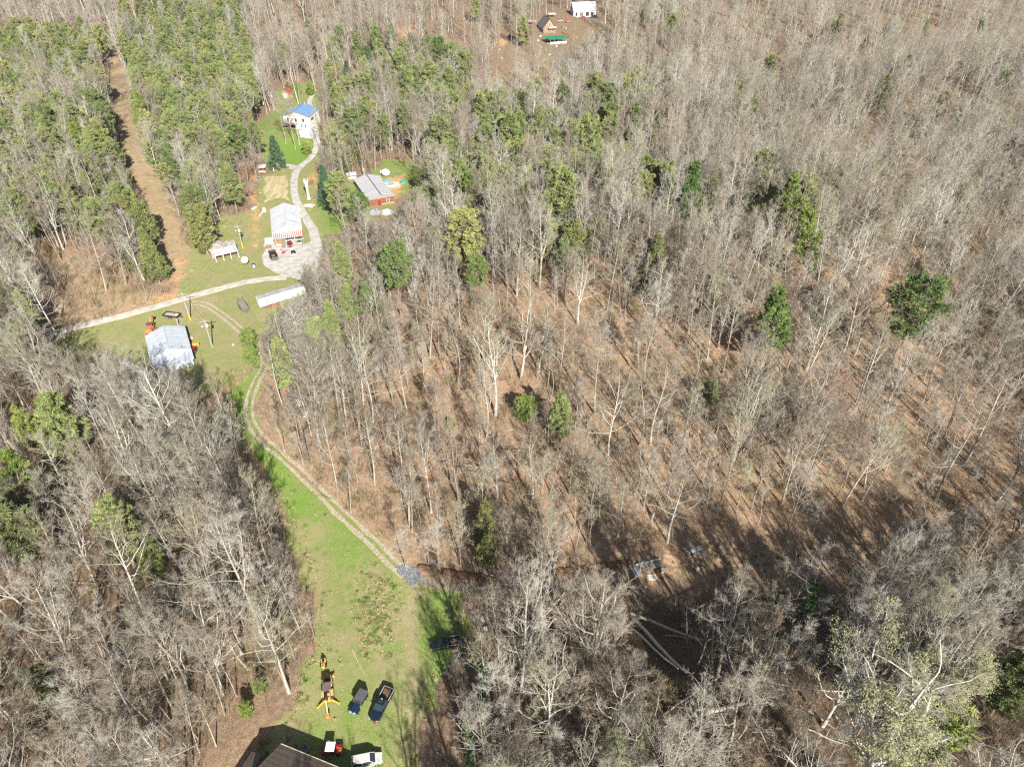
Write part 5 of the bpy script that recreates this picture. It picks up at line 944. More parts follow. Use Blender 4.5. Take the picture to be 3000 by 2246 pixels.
def bare(seed, H=26.0, r=0.27, cb=0.42, n1=17, spread=0.27, a1=48, dens=(6, 5, 4), fork=0, twig=0.011, up1=0.35, sap=False):
    rg = np.random.RandomState(seed); tr = Acc(); cr = Acc()
    P, R = trunk_line(rg, H, r, 0.04); tr.add(tubes(P, R, 7, True))
    L1 = []
    if fork:                                               # several rising leaders
        Pf, Rf = grow(rg, P, R, fork, 26, 0.5, 6, tmin=cb * 0.9, up=0.4, rr=0.75, wig=0.08, tmax=cb + 0.2); tr.add(tubes(Pf, Rf, 6, True)); L1 = [(Pf, Rf)]
    N = n1; t = cb + (0.97 - cb) * ((np.arange(N) + rg.uniform(0, 1, N)) / N) ** 0.9
    f = np.clip(t, 0, .999) * (P.shape[1] - 1); i0 = f.astype(int); fr = (f - i0)[:, None]
    st = P[0, i0] * (1 - fr) + P[0, i0 + 1] * fr; az = np.arange(N) * 2.4 + rg.uniform(-.5, .5, N)
    s = (t - cb) / (1 - cb); an = np.radians(a1 * (1.15 - 0.6 * s) * rg.uniform(.8, 1.2, N))
    nd = np.stack([np.cos(az) * np.sin(an), np.sin(az) * np.sin(an), np.cos(an)], 1)
    L = H * spread * (1.05 - 0.62 * s) * rg.uniform(0.6, 1.25, N)
    r0 = (R[0, i0] * 0.6) * rg.uniform(.6, 1, N)
    Q, RR = lines(rg, st, nd, L, r0, 7, up1, 0.2); tr.add(tubes(Q, RR, 4, True))
    sets = [(Q, RR)]
    if fork:
        Q2, RR2 = grow(rg, Pf, Rf, 7, 45, 0.42, 5, tmin=0.25, up=0.25, rr=0.55); tr.add(tubes(Q2, RR2, 4, True)); sets.append((Q2, RR2))
    for (Q, RR) in sets:
        A, RA = grow(rg, Q, RR, dens[0], 42, 0.42, 4, up=0.22); cr.add(tubes(A, np.maximum(RA, twig * 1.2), 3, True))
        B, RB = grow(rg, A, np.maximum(RA, twig), dens[1], 42, 0.5, 3, up=0.2, minlen=0.5, rr=0.7); cr.add(tubes(B, np.maximum(RB, twig * 0.9), 3, True))
        if dens[2]:
            C, RC = grow(rg, B, np.maximum(RB, twig), dens[2], 40, 0.6, 2, up=0.2, minlen=0.45, rr=0.8); cr.add(tubes(C, np.maximum(RC, twig * 0.75), 3, True))
            last = C
        else: last = B
    return tr, cr, last, rg
def blades(rg, C, Dr, size, nb, width=0.26, spread=0.8):
    """C (n,3) clump centres, Dr (n,3) outward directions: nb narrow triangles each"""
    n = len(C); N = n * nb; c = np.repeat(C, nb, 0); d = unit(np.repeat(Dr, nb, 0) + rg.randn(N, 3) * spread)
    s = size * rg.uniform(0.6, 1.3, N)[:, None]; sd = unit(np.cross(d, rg.randn(N, 3))) * s * width * 0.5
    base = c - d * s * 0.25 + rg.randn(N, 3) * size * 0.15
    V = np.stack([base - sd, base + sd, base + d * s], 1).reshape(-1, 3)
    return V, np.zeros((0, 4), int), np.arange(N * 3).reshape(-1, 3)
def pine(seed, H=22.0, r=0.24, cb=0.4, n1=46, prof='round', rad=3.6, size=0.55, nb=7, per=9, up=0.1, a0=75):
    rg = np.random.RandomState(seed); tr = Acc(); fo = Acc()
    P, R = trunk_line(rg, H, r, 0.02); tr.add(tubes(P, R, 7, True))
    t = cb + (0.985 - cb) * (np.arange(n1) + rg.uniform(0, 1, n1)) / n1; s = (t - cb) / (1 - cb)
    f = np.clip(t, 0, .999) * (P.shape[1] - 1); i0 = f.astype(int); fr = (f - i0)[:, None]; st = P[0, i0] * (1 - fr) + P[0, i0 + 1] * fr
    az = np.arange(n1) * 2.4 + rg.uniform(-.6, .6, n1)
    if prof == 'round': L = rad * np.sqrt(np.clip(1 - (1.9 * s - 0.9) ** 2, 0.05, 1)) * rg.uniform(.7, 1.2, n1)
    elif prof == 'cone': L = rad * (1.05 - s) ** 0.85 * rg.uniform(.8, 1.15, n1)
    else: L = rad * (1.02 - s * 0.75) * np.clip(s * 4 + 0.35, 0, 1) * rg.uniform(.55, 1.25, n1)
    an = np.radians((a0 + 15) - 45 * s) * rg.uniform(.9, 1.1, n1)
    nd = np.stack([np.cos(az) * np.sin(an), np.sin(az) * np.sin(an), np.cos(an)], 1)
    Q, RR = lines(rg, st, nd, L, np.full(n1, 0.05) + 0.02 * rad * 0.3, 5, up, 0.08); tr.add(tubes(Q, RR, 4, True))
    A, RA = grow(rg, Q, RR, per, 50, 0.42, 3, tmin=0.3, up=up * 0.5, minlen=0.4, wig=0.1, tmax=1.0); tr.add(tubes(A, np.maximum(RA, 0.012), 3, True))
    C1 = A[:, 1]; C2 = A[:, 2]; d = unit(A[:, 2] - A[:, 0])
    fo.add(blades(rg, C2 + rg.randn(*C2.shape) * 0.1, d + [0, 0, .3], size, nb)); fo.add(blades(rg, C1 + rg.randn(*C1.shape) * 0.15, d + [0, 0, .4], size, nb))
    fo.add(blades(rg, (C1 + C2) / 2 + rg.randn(*C1.shape) * 0.2, d + [0, 0, .4], size, nb))
    fo.add(blades(rg, Q[:, -1], nd, size * 1.1, nb * 2))
    return tr, fo
PROTO = {}
def reg(key, tr, cr, bm, cm, extra=None):
    tm = acc_mesh('trunk', [(tr, bm)]); cm_ = acc_mesh('crown', [(cr, cm)])
    em = acc_mesh('leaf_buds', [(extra[0], extra[1])]) if extra else None
    jm = acc_mesh('tree_shape', [(tr, bm), (cr, cm)] + ([extra] if extra else []))
    PROTO[key] = (tm, cm_, em, jm)
BARE = []
D7 = (7, 5, 5)
specs = [dict(H=27, r=.24, cb=.36, n1=22, spread=.31, a1=50, dens=D7), dict(H=25, r=.22, cb=.38, n1=20, spread=.34, a1=58, dens=D7), dict(H=28, r=.3, cb=.32, n1=16, spread=.32, a1=54, fork=4, dens=(6, 5, 5)),
         dict(H=24, r=.28, cb=.28, n1=14, spread=.37, a1=62, fork=4, dens=(6, 5, 5)), dict(H=26, r=.19, cb=.48, n1=18, spread=.27, a1=46, dens=D7), dict(H=23, r=.18, cb=.4, n1=20, spread=.31, a1=56, dens=D7),
         dict(H=27, r=.23, cb=.42, n1=18, spread=.29, a1=50, fork=2, dens=D7), dict(H=22, r=.22, cb=.3, n1=20, spread=.4, a1=66, dens=D7)]
specs = specs + [dict(s_, H=s_['H'] * f_, cb=s_['cb'] * .9, spread=s_['spread'] * g_) for s_, f_, g_ in zip(specs, (.95, 1.04, .9, 1.05, .92, 1.08, .96, 1.1), (1.1, .9, 1.15, .92, 1.2, .95, 1.1, .9))]
for i, s_ in enumerate(specs):
    tr, cr, last, rg = bare(100 + i, **s_); reg(('bare', i), tr, cr, M_BARK, M_TWIG); BARE.append((('bare', i), s_['H']))
SLIM = []
for i, s_ in enumerate([dict(H=17, r=.11, cb=.4, n1=13, spread=.24, a1=42, dens=(6, 5, 4)), dict(H=14, r=.09, cb=.35, n1=12, spread=.28, a1=48, dens=(6, 5, 4)), dict(H=19, r=.12, cb=.55, n1=11, spread=.2, a1=38, dens=(6, 5, 4)), dict(H=10, r=.07, cb=.25, n1=12, spread=.32, a1=48, dens=(6, 5, 3))]):
    tr, cr, last, rg = bare(200 + i, twig=.011, **s_); reg(('slim', i), tr, cr, M_SAP, M_TWIG); SLIM.append((('slim', i), s_['H']))
# one crown coming into pale leaf, one with red buds
tr, cr, last, rg = bare(301, H=30, r=.36, cb=.3, n1=18, spread=.34, a1=54, fork=5, dens=(7, 5, 5)); ex = Acc(); c = np.concatenate([last[:, -1], last[:, 0]]); c = c[rg.rand(len(c)) < 0.75]; ex.add(blades(rg, c, np.tile([0, 0, 1.0], (len(c), 1)), 0.105, 7, 0.6, 2.2)); reg('budding', tr, cr, M_BARK, M_TWIG, (ex, M_BUD))
tr, cr, last, rg = bare(302, H=22, r=.2, cb=.45, n1=14, spread=.25, a1=44); ex = Acc(); c = last[:, -1]; ex.add(blades(rg, c, np.tile([0, 0, 1.0], (len(c), 1)), 0.22, 2, 0.6, 1.2)); reg('redbud', tr, cr, M_BARK, M_TWIG, (ex, M_REDBUD))
tr, cr, last, rg = bare(303, H=22, r=.22, cb=.4, n1=13, spread=.26, a1=44); ex = Acc()
zz = np.linspace(0.5, 14, 240); c = np.stack([np.zeros(240), np.zeros(240), zz], 1) + rg.randn(240, 3) * [0.35, .35, .1]; ex.add(blades(rg, c, unit(rg.randn(240, 3)), 0.38, 6, 0.8, 1.0)); reg('ivied', tr, cr, M_BARK, M_TWIG, (ex, M_IVY))
PINES = {}
def pn(key, bm, fm, **k):
    tr, fo = pine(**k); tm = acc_mesh('trunk', [(tr, bm)]); cm_ = acc_mesh('crown', [(fo, fm)]); jm = acc_mesh('tree_shape', [(tr, bm), (fo, fm)]); PROTO[key] = (tm, cm_, None, jm); PINES[key] = k['H']
pn(('pine', 0), M_PBARK, M_NEED, seed=1, H=22, prof='flat', rad=5.2, cb=.3, n1=64, per=12, size=.75)
pn(('pine', 1), M_PBARK, M_NEED, seed=2, H=20, prof='round', rad=4.5, cb=.35, n1=58, per=11, size=.7)
pn(('pine', 2), M_PBARK, M_NEED, seed=3, H=18, prof='flat', rad=4.8, cb=.25, n1=58, per=11, size=.75)
pn(('pine', 3), M_PBARK, M_NEED, seed=4, H=24, prof='round', rad=4.6, cb=.45, n1=56, per=11, size=.7)
pn(('cedar', 0), M_PBARK, M_CEDAR, seed=5, H=13, prof='cone', rad=3.2, cb=.04, n1=80, per=9, size=.6, nb=6, up=.35, a0=55, r=.15)
pn(('cedar', 1), M_PBARK, M_CEDAR, seed=6, H=11, prof='round', rad=3.0, cb=.06, n1=75, per=9, size=.6, nb=6, up=.35, a0=55, r=.14)
pn('round_pine', M_PBARK, M_BRIGHT, seed=7, H=24, prof='round', rad=5.0, cb=.48, n1=64, per=12, size=.6, nb=8)
pn('bright_pine', M_PBARK, M_BRIGHT, seed=8, H=21, prof='flat', rad=3.6, cb=.4, n1=56, per=11, size=.55, nb=8)
pn('yellow_pine', M_PBARK, M_YELLOW, seed=9, H=20, prof='flat', rad=3.8, cb=.35, n1=52, per=10)
pn('spruce', M_PBARK, M_SPRUCE, seed=10, H=15, prof='cone', rad=4.0, cb=.03, n1=90, per=10, size=.5, nb=6, up=-.05, a0=80, r=.2)
pn('green_bush', M_PBARK, M_YELLOW, seed=11, H=4.2, prof='round', rad=2.0, cb=.08, n1=44, per=6, size=.45, nb=6, up=.3, a0=60, r=.08)
def brush(seed, H, n, m, spread=.5, br=.022):
    rg = np.random.RandomState(seed); a = Acc()
    st = np.concatenate([rg.randn(n, 2) * H * .28, np.full((n, 1), -.1)], 1); nd = unit(np.concatenate([rg.randn(n, 2) * spread, np.ones((n, 1))], 1))
    Q, R = lines(rg, st, nd, H * rg.uniform(.5, 1.1, n), np.full(n, .022), 4, .05, .15); a.add(tubes(Q, R, 3, True))
    A, RA = grow(rg, Q, R, 6, 38, .4, 3, up=.15, minlen=.4); a.add(tubes(A, np.maximum(RA, .012), 3, True))
    B, RB = grow(rg, A, np.maximum(RA, .012), 4, 40, .6, 2, up=.1, minlen=.35); a.add(tubes(B, np.maximum(RB, .011), 3, True))
    return acc_mesh('brush', [(a, m)])
BRUSH = [brush(1, 3.2, 16, M_BRUSH), brush(2, 2.2, 20, M_BRUSH, .8), brush(3, 5.0, 12, M_BRUSH, .3), brush(4, 3.8, 9, M_SAP, .4)]
def down_log(seed, L, r):
    rg = np.random.RandomState(seed); a = Acc(); P = np.zeros((1, 5, 3)); P[0, :, 0] = np.linspace(0, L, 5); P[0, :, 1] = rg.randn(5) * .15; P[0, :, 2] = r + rg.rand(5) * .15
    R = np.linspace(r, r * .4, 5)[None]; a.add(tubes(P, R, 6, True)); Q, RR = grow(rg, P, R, 6, 50, .22, 3, up=.1); a.add(tubes(Q, RR, 3, True)); return acc_mesh('down_log', [(a, M_BARK)])
BRUSH += [down_log(1, 9, .17), down_log(2, 6, .12)]
def tussock(seed, h, n, m):
    rg = np.random.RandomState(seed); a = Acc(); c = np.concatenate([rg.randn(n, 2) * .22, np.zeros((n, 1))], 1)
    a.add(blades(rg, c, np.tile([0, 0, 1.0], (n, 1)), h, 1, .25, .6)); return acc_mesh('tussock', [(a, m)])
TUSS = [tussock(1, .45, 60, M_TUSS), tussock(2, .3, 60, M_TUSS)]

def scatter(name, pts, protos, label, cat):
    """pts rows: x y z rotz tilt_x tilt_y scale index; one countless mass of instanced shapes"""
    pts = np.array(pts, float)
    lib = bpy.data.collections.new(name + '_shapes')
    for i, me in enumerate(protos):
        o = bpy.data.objects.new('shape%03d' % i, me); lib.objects.link(o)
    me = bpy.data.meshes.new(name); me.vertices.add(len(pts)); me.vertices.foreach_set('co', pts[:, :3].astype(np.float32).ravel())
    a = me.attributes.new('rot', 'FLOAT_VECTOR', 'POINT'); a.data.foreach_set('vector', pts[:, [4, 5, 3]].astype(np.float32).ravel())
    wid = pts[:, 8] if pts.shape[1] > 8 else np.ones(len(pts)); a = me.attributes.new('scl', 'FLOAT_VECTOR', 'POINT'); a.data.foreach_set('vector', (pts[:, 6:7] * np.stack([wid, wid, np.ones(len(pts))], 1)).astype(np.float32).ravel())
    a = me.attributes.new('idx', 'INT', 'POINT'); a.data.foreach_set('value', pts[:, 7].astype(np.int32))
    o = link(bpy.data.objects.new(name, me)); o['kind'] = 'stuff'; o['label'] = label; o['category'] = cat
    ng = bpy.data.node_groups.new(name, 'GeometryNodeTree')
    ng.interface.new_socket('Geometry', in_out='INPUT', socket_type='NodeSocketGeometry'); ng.interface.new_socket('Geometry', in_out='OUTPUT', socket_type='NodeSocketGeometry')
    gi = ng.nodes.new('NodeGroupInput'); go = ng.nodes.new('NodeGroupOutput'); ip = ng.nodes.new('GeometryNodeInstanceOnPoints'); ci = ng.nodes.new('GeometryNodeCollectionInfo')
    ci.inputs['Collection'].default_value = lib; ci.inputs['Separate Children'].default_value = True; ci.inputs['Reset Children'].default_value = True
    def at_(n, typ):
        x = ng.nodes.new('GeometryNodeInputNamedAttribute'); x.data_type = typ; x.inputs['Name'].default_value = n; return x.outputs['Attribute']
    L = ng.links.new
    e2r = ng.nodes.new('FunctionNodeEulerToRotation'); L(at_('rot', 'FLOAT_VECTOR'), e2r.inputs[0]); L(e2r.outputs[0], ip.inputs['Rotation'])
    ip.inputs['Pick Instance'].default_value = True; L(at_('idx', 'INT'), ip.inputs['Instance Index']); L(at_('scl', 'FLOAT_VECTOR'), ip.inputs['Scale'])
    mp = ng.nodes.new('GeometryNodeMeshToPoints'); L(gi.outputs[0], mp.inputs[0]); L(mp.outputs[0], ip.inputs['Points']); L(ci.outputs[0], ip.inputs['Instance']); L(ip.outputs[0], go.inputs[0])
    md = o.modifiers.new('scatter', 'NODES'); md.node_group = ng
    return o
# ---------------------------------------------------------------- the woods
RS = np.random.RandomState(11)
def S(p): return np.array(p, float) * 1.35624
PROT = [S(p) for p in (
    [(562, 775), (590, 790), (572, 840), (562, 880), (570, 930), (612, 972), (668, 1028), (748, 1100), (806, 1148), (868, 1198), (900, 1235), (905, 1275), (935, 1320), (1000, 1365), (985, 1395), (925, 1440), (905, 1520), (905, 1760), (540, 1760), (600, 1600), (650, 1500), (668, 1440), (695, 1400), (695, 1330), (655, 1250), (617, 1170), (608, 1090), (588, 1050), (548, 985), (528, 920), (530, 860), (548, 820)],
    [(120, 735), (250, 690), (380, 640), (385, 590), (400, 540), (450, 528), (480, 512), (470, 492), (485, 468), (548, 455), (562, 380), (600, 372), (680, 345), (690, 400), (672, 430), (686, 480), (690, 535), (680, 560), (640, 590), (645, 640), (560, 690), (560, 775), (540, 800), (490, 770), (415, 795), (330, 790), (310, 765), (220, 765), (130, 760)],
    [(226, 95), (248, 100), (268, 200), (284, 260), (306, 320), (346, 400), (378, 470), (405, 540), (395, 590), (380, 620), (350, 585), (335, 520), (312, 430), (270, 340), (247, 250), (236, 180)],
    [(598, 195), (648, 180), (685, 210), (685, 345), (600, 375), (575, 345), (565, 300), (600, 232)],
    [(675, 440), (725, 436), (752, 382), (830, 375), (905, 380), (900, 405), (850, 445), (845, 465), (790, 475), (760, 440), (735, 505), (700, 500), (680, 470)],
    [(1150, 60), (1185, 28), (1222, 0), (1292, 0), (1298, 50), (1235, 95), (1165, 98)],
    [(960, 1238), (1180, 1238), (1370, 1200), (1600, 1178), (1900, 1160), (1900, 1205), (1700, 1240), (1560, 1262), (1500, 1290), (1440, 1280), (1360, 1235), (1150, 1243), (1000, 1262)],
    [(1360, 1335), (1420, 1320), (1500, 1400), (1550, 1480), (1480, 1470), (1400, 1400)])]
W_BUILT = wpoly([(1150, 95), (1155, 60), (1180, 35), (1220, 20), (1295, 18), (1300, 50), (1270, 75), (1240, 98), (1180, 100)])
NOBASE_W = [W_LAWN, W_ROAD, W_CUT, W_HOUSE, W_HOMEG, W_BUILT, W_LANE]
SPARSE = [S([(520, 820), (620, 850), (900, 1180), (900, 1240), (740, 1110), (560, 960)]), S([(95, 640), (140, 560), (230, 600), (380, 635), (250, 685), (130, 715)]), S([(500, 330), (560, 300), (560, 520), (500, 540)]), S([(1060, 110), (1240, 110), (1240, 160), (1120, 200), (1050, 220)])]
SLOPE = S([(700, 760), (900, 620), (1300, 600), (1700, 640), (2000, 780), (2212, 900), (2212, 1160), (1500, 1200), (900, 1230), (760, 1000)])
PZ = [(S(p), q) for p, q in (
    ([(0, 50), (225, 60), (240, 190), (270, 340), (320, 460), (0, 420)], .62), ([(0, 420), (310, 440), (390, 640), (330, 640), (200, 560), (0, 560)], .35),
    ([(245, 0), (520, 0), (560, 230), (520, 330), (400, 330), (300, 280)], .75), ([(300, 280), (520, 330), (470, 480), (420, 540), (350, 420)], .5),
    ([(700, 60), (1010, 70), (1010, 230), (700, 330)], .5), ([(860, 190), (1430, 170), (1450, 420), (860, 420)], .42), ([(860, 420), (1450, 420), (1450, 560), (860, 560)], .12),
    ([(1430, 370), (1800, 370), (1800, 560), (1430, 560)], .12), ([(680, 520), (860, 560), (760, 720), (640, 620)], .3), ([(0, 850), (130, 850), (130, 1080), (0, 1100)], .4), ([(0, 590), (70, 590), (70, 740), (0, 740)], .55),
    ([(700, 330), (860, 330), (860, 420), (700, 420)], .4))]
def anyin(x, y, polys):
    r = np.zeros(np.shape(x), bool)
    for p in polys: r |= inside(x, y, p)
    return r
def blocked(X, Y, Z, H, cr):
    r = np.zeros(X.shape, bool)
    for h, lat in ((.3, 0), (.5, 0), (.62, 0), (.78, 0), (.95, 0), (.75, 1), (.75, -1), (.9, .5), (.9, -.5), (.6, .7), (.6, -.7)):
        u, v, d = proj(X + lat * cr, Y, Z + h * H); r |= anyin(u, v, PROT)
    for cu, cv, cr_, cd_ in GUARD:
        for h in (.45, .65, .85):
            u, v, d = proj(X, Y, Z + h * H); rad = cr_ + .8 * cr * FPX / d; r |= ((u - cu) ** 2 + (v - cv) ** 2 < rad ** 2) & (d < cd_ - 1)
    return r
GUARD = []
def cand(cell, y0, y1, seed, far=1.0):
    rg = np.random.RandomState(seed); out = []
    y = y0
    while y < y1:
        c = cell * (1 + far * max(0, y - 260) / 500.0); hw = max(40, (y * .79 + 75) * .74 + 26); xs = np.arange(-hw, hw, c); n = len(xs)
        out.append(np.stack([xs + rg.uniform(-.48, .48, n) * c, y + rg.uniform(-.5, .5, n) * c], 1)); y += c
    P = np.concatenate(out); return P[:, 0], P[:, 1], rg
TREES = []     # (x, y, z, key, scale, rotz, tiltx, tilty, kind, crown px u, v, depth, H)
USED = []      # ground kept free round hand-placed things and trees
def put(X, Y, Z, key, H0, H, kind, rg, tilt=.035):
    u, v, d = proj(X, Y, Z + .7 * H)
    if kind == "extra": return
    TREES.append([X, Y, Z, key, H / H0, rg.uniform(0, 6.28), rg.randn() * tilt, rg.randn() * tilt, kind, u, v, d, H])
def by_base(u, v, key, H, kind, tilt=(0, 0), label=None, rot=None):
    p = at(u, v); H0 = dict(BARE + SLIM).get(key) or PINES.get(key) or {'budding': 30, 'redbud': 22, 'ivied': 22}[key]
    uu, vv, d = proj(p.x, p.y, p.z + .7 * H)
    TREES.append([p.x, p.y, p.z, key, H / H0, rot if rot is not None else RS.uniform(0, 6.28), tilt[0], tilt[1], kind, uu, vv, d, H, label]); USED.append((p.x, p.y, 4.0))
def by_crown(u, v, key, H, kind, label=None, fr=.72):
    p = at(u, v, H * fr); uu, vv, d = proj(p.x, p.y, p.z)
    by_base(uu, vv, key, H, kind, label=label)
    if kind == 'pine' and H > 5: pt = at(u, v, H * fr); d = proj(pt.x, pt.y, pt.z + H * fr)[2]; GUARD.append((u, v, 1.9 * FPX / d if H > 12 else 1.0 * FPX / d, d))
BK_ = lambda i: ('bare', i)
# bare trees that stand out, by the foot of the trunk (photo pixels)
for u, v, k, H, lab in (
    (435, 1389, 6, 31, 'tall pale trunk left of a pair, below the white shed'), (457, 1361, 0, 32, 'tall bare tree between two pale trunks below the white shed'), (555, 1384, 2, 31, 'tall bare tree with wide crown reaching over the white shed'),
    (640, 1420, 7, 25, 'wide bare tree leaning over the lawn beyond the bend of the track'), (765, 1872, 6, 35, 'tallest pale straight trunk at the left edge of the lower lawn'), (781, 1795, 4, 33, 'pale straight trunk just behind the tallest one at the lawn edge'),
    (636, 1768, 6, 29, 'pale leaning trunk set back from the left edge of the lawn'), (430, 1818, 1, 25, 'bare tree with crooked trunk in the middle of the lower left wood'), (346, 1905, 5, 24, 'bare tree beside the pale slab on the leaf-covered wood floor'),
    (248, 2000, 3, 27, 'thick-trunked bare tree with broad crown below the pale slab'), (60, 1847, 2, 27, 'bare tree with thick trunk at the left border of the lower wood'), (330, 2095, 7, 22, 'wide low bare tree with tangled limbs in the lower left wood'), (500, 2000, 3, 21, 'wide forked bare tree above the brown roof'),
    (958, 1305, 4, 30, 'tall pale twin trunk on the bank right of the track bend'), (948, 1310, 0, 28, 'second pale trunk of the pair on the bank right of the track bend'), (830, 1186, 5, 22, 'bare tree rising straight beside the bend of the track'),
    (1523, 2053, 2, 33, 'tall bare tree with big spreading crown right of the lower dark pickup'), (1593, 1994, 1, 31, 'tall straight bare tree behind the big spreading one by the path'), (1725, 2053, 3, 33, 'broadest bare tree of the lower middle wood'),
    (1700, 2020, 2, 28, 'forked bare tree behind the broadest one in the lower middle wood'), (1770, 2246, 3, 26, 'bare forked tree at the bottom border beside the fallen logs'), (1616, 2220, 7, 26, 'wide bare tree with fanned limbs at the bottom border'), (1500, 2240, 7, 20, 'crooked bare tree bending left at the bottom border'),
    (2752, 1470, 7, 29, 'dark-trunked bare tree leaning right above the shaded lane'), (2757, 1290, 2, 26, 'thick bare tree in the sunny gap of the right-hand slope'), (2408, 1318, 3, 20, 'pale dead tree with curling limbs on the right-hand slope'), (2095, 1495, 0, 25, 'straight pale tree above the white sheet by the lane'),
    (2193, 1300, 6, 20, 'slim leaning tree by the patch of orange earth'), (2120, 1095, 6, 24, 'pale twin-stemmed tree on the middle slope'), (2018, 1149, 0, 23, 'pale leaning trunk at the left of the sunny middle slope'), (2070, 1050, 4, 24, 'straight pale trunk on the sunny middle slope below the pines'),
    (1446, 1215, 2, 27, 'broad pale crown on the slope above the small holly'), (1455, 1480, 3, 20, 'pale bare tree with thick crooked trunk in the middle of the slope'), (1310, 1350, 4, 22, 'white slender trunk at the centre of the leaf-covered slope'), (1190, 1440, 6, 24, 'pale trunk near the earth bank left of centre'),
    (915, 240, 2, 31, 'largest pale bare tree behind the blue-roofed house'), (907, 243, 0, 30, 'bare tree beside the largest one behind the blue-roofed house'), (874, 303, 6, 26, 'tall bare tree growing behind the blue roof on its left'), (882, 303, 0, 25, 'forked bare tree growing behind the blue roof ridge'),
    (837, 423, 4, 24, 'leftmost bare trunk on the lawn in front of the blue-roofed house'), (865, 435, 6, 24, 'middle bare trunk on the lawn in front of the blue-roofed house'), (876, 424, 4, 22, 'rightmost bare trunk on the lawn in front of the blue-roofed house'),
    (1024, 709, 5, 19, 'bare tree in front of the grey-roofed cabin at its left'), (1066, 705, 1, 16, 'short bare tree in front of the tarp heaps'), (948, 455, 4, 24, 'bare trunk at the driveway edge right of the lawn shrub'), (962, 430, 0, 23, 'bare tree hiding the right side of the blue-roofed house'),
    (1604, 294, 4, 27, 'tall thin pale tree below the round white heap'), (1660, 278, 6, 26, 'tall thin tree straight below the green-roofed porch'), (1560, 150, 7, 15, 'low spreading tree left of the green-roofed porch'), (1712, 178, 3, 17, 'spreading tree right below the green-roofed porch'), (1680, 122, 5, 15, 'small bare tree at the right corner of the green-roofed porch'), (1500, 136, 1, 18, 'bare tree at the left rim of the far yard'), (1830, 110, 3, 20, 'bare tree below the cars right of the far barn'), (1790, 95, 0, 22, 'bare tree in front of the clutter right of the far barn'),
    (2100, 1980, 5, 24, 'bare tree with twisting stem beside the fallen logs'), (2170, 1960, 3, 21, 'bare tree with wide twisted crown in the shaded hollow'), (2120, 2200, 7, 20, 'bare tree with spreading crown above the sawn log')):
    by_base(u, v, BK_(k), H, 'bare', (RS.randn() * .03, RS.randn() * .03), lab)
by_base(2475, 2330, 'budding', 34, 'budding', (0, .12), 'large tree coming into pale yellow leaf at the lower right'); by_base(2600, 2150, 'budding', 26, 'budding', (.05, .1), 'smaller tree in pale yellow leaf behind the large one at the lower right')
by_base(1800, 2330, 'budding', 20, 'budding', (0, 0), 'tree with scattered pale leaf buds at the bottom border of the wood')
by_base(2255, 1870, 'ivied', 20, 'ivied', (0, -.08), 'bare tree with ivy climbing its forked trunk by the hollow'); by_base(2350, 1860, 'ivied', 22, 'ivied', (0, .12), 'leaning bare tree wrapped in bright ivy, right of the forked one'); by_base(1421, 2090, 'ivied', 24, 'ivied', (0, 0), 'bare tree with ivy up its trunk below the dark pickup in the weeds'); by_base(1380, 2240, 'ivied', 20, 'ivied', (0, 0), 'ivy-covered trunk at the bottom border left of the wide bare tree')
by_crown(2450, 1150, 'redbud', 22, 'redbud', 'tree with reddish buds left of the big round pine'); by_crown(2320, 850, 'redbud', 20, 'redbud', 'pale reddish tree on the slope above the tall pine'); by_crown(2620, 860, 'redbud', 19, 'redbud', 'tree with orange-brown buds behind the big round pine')
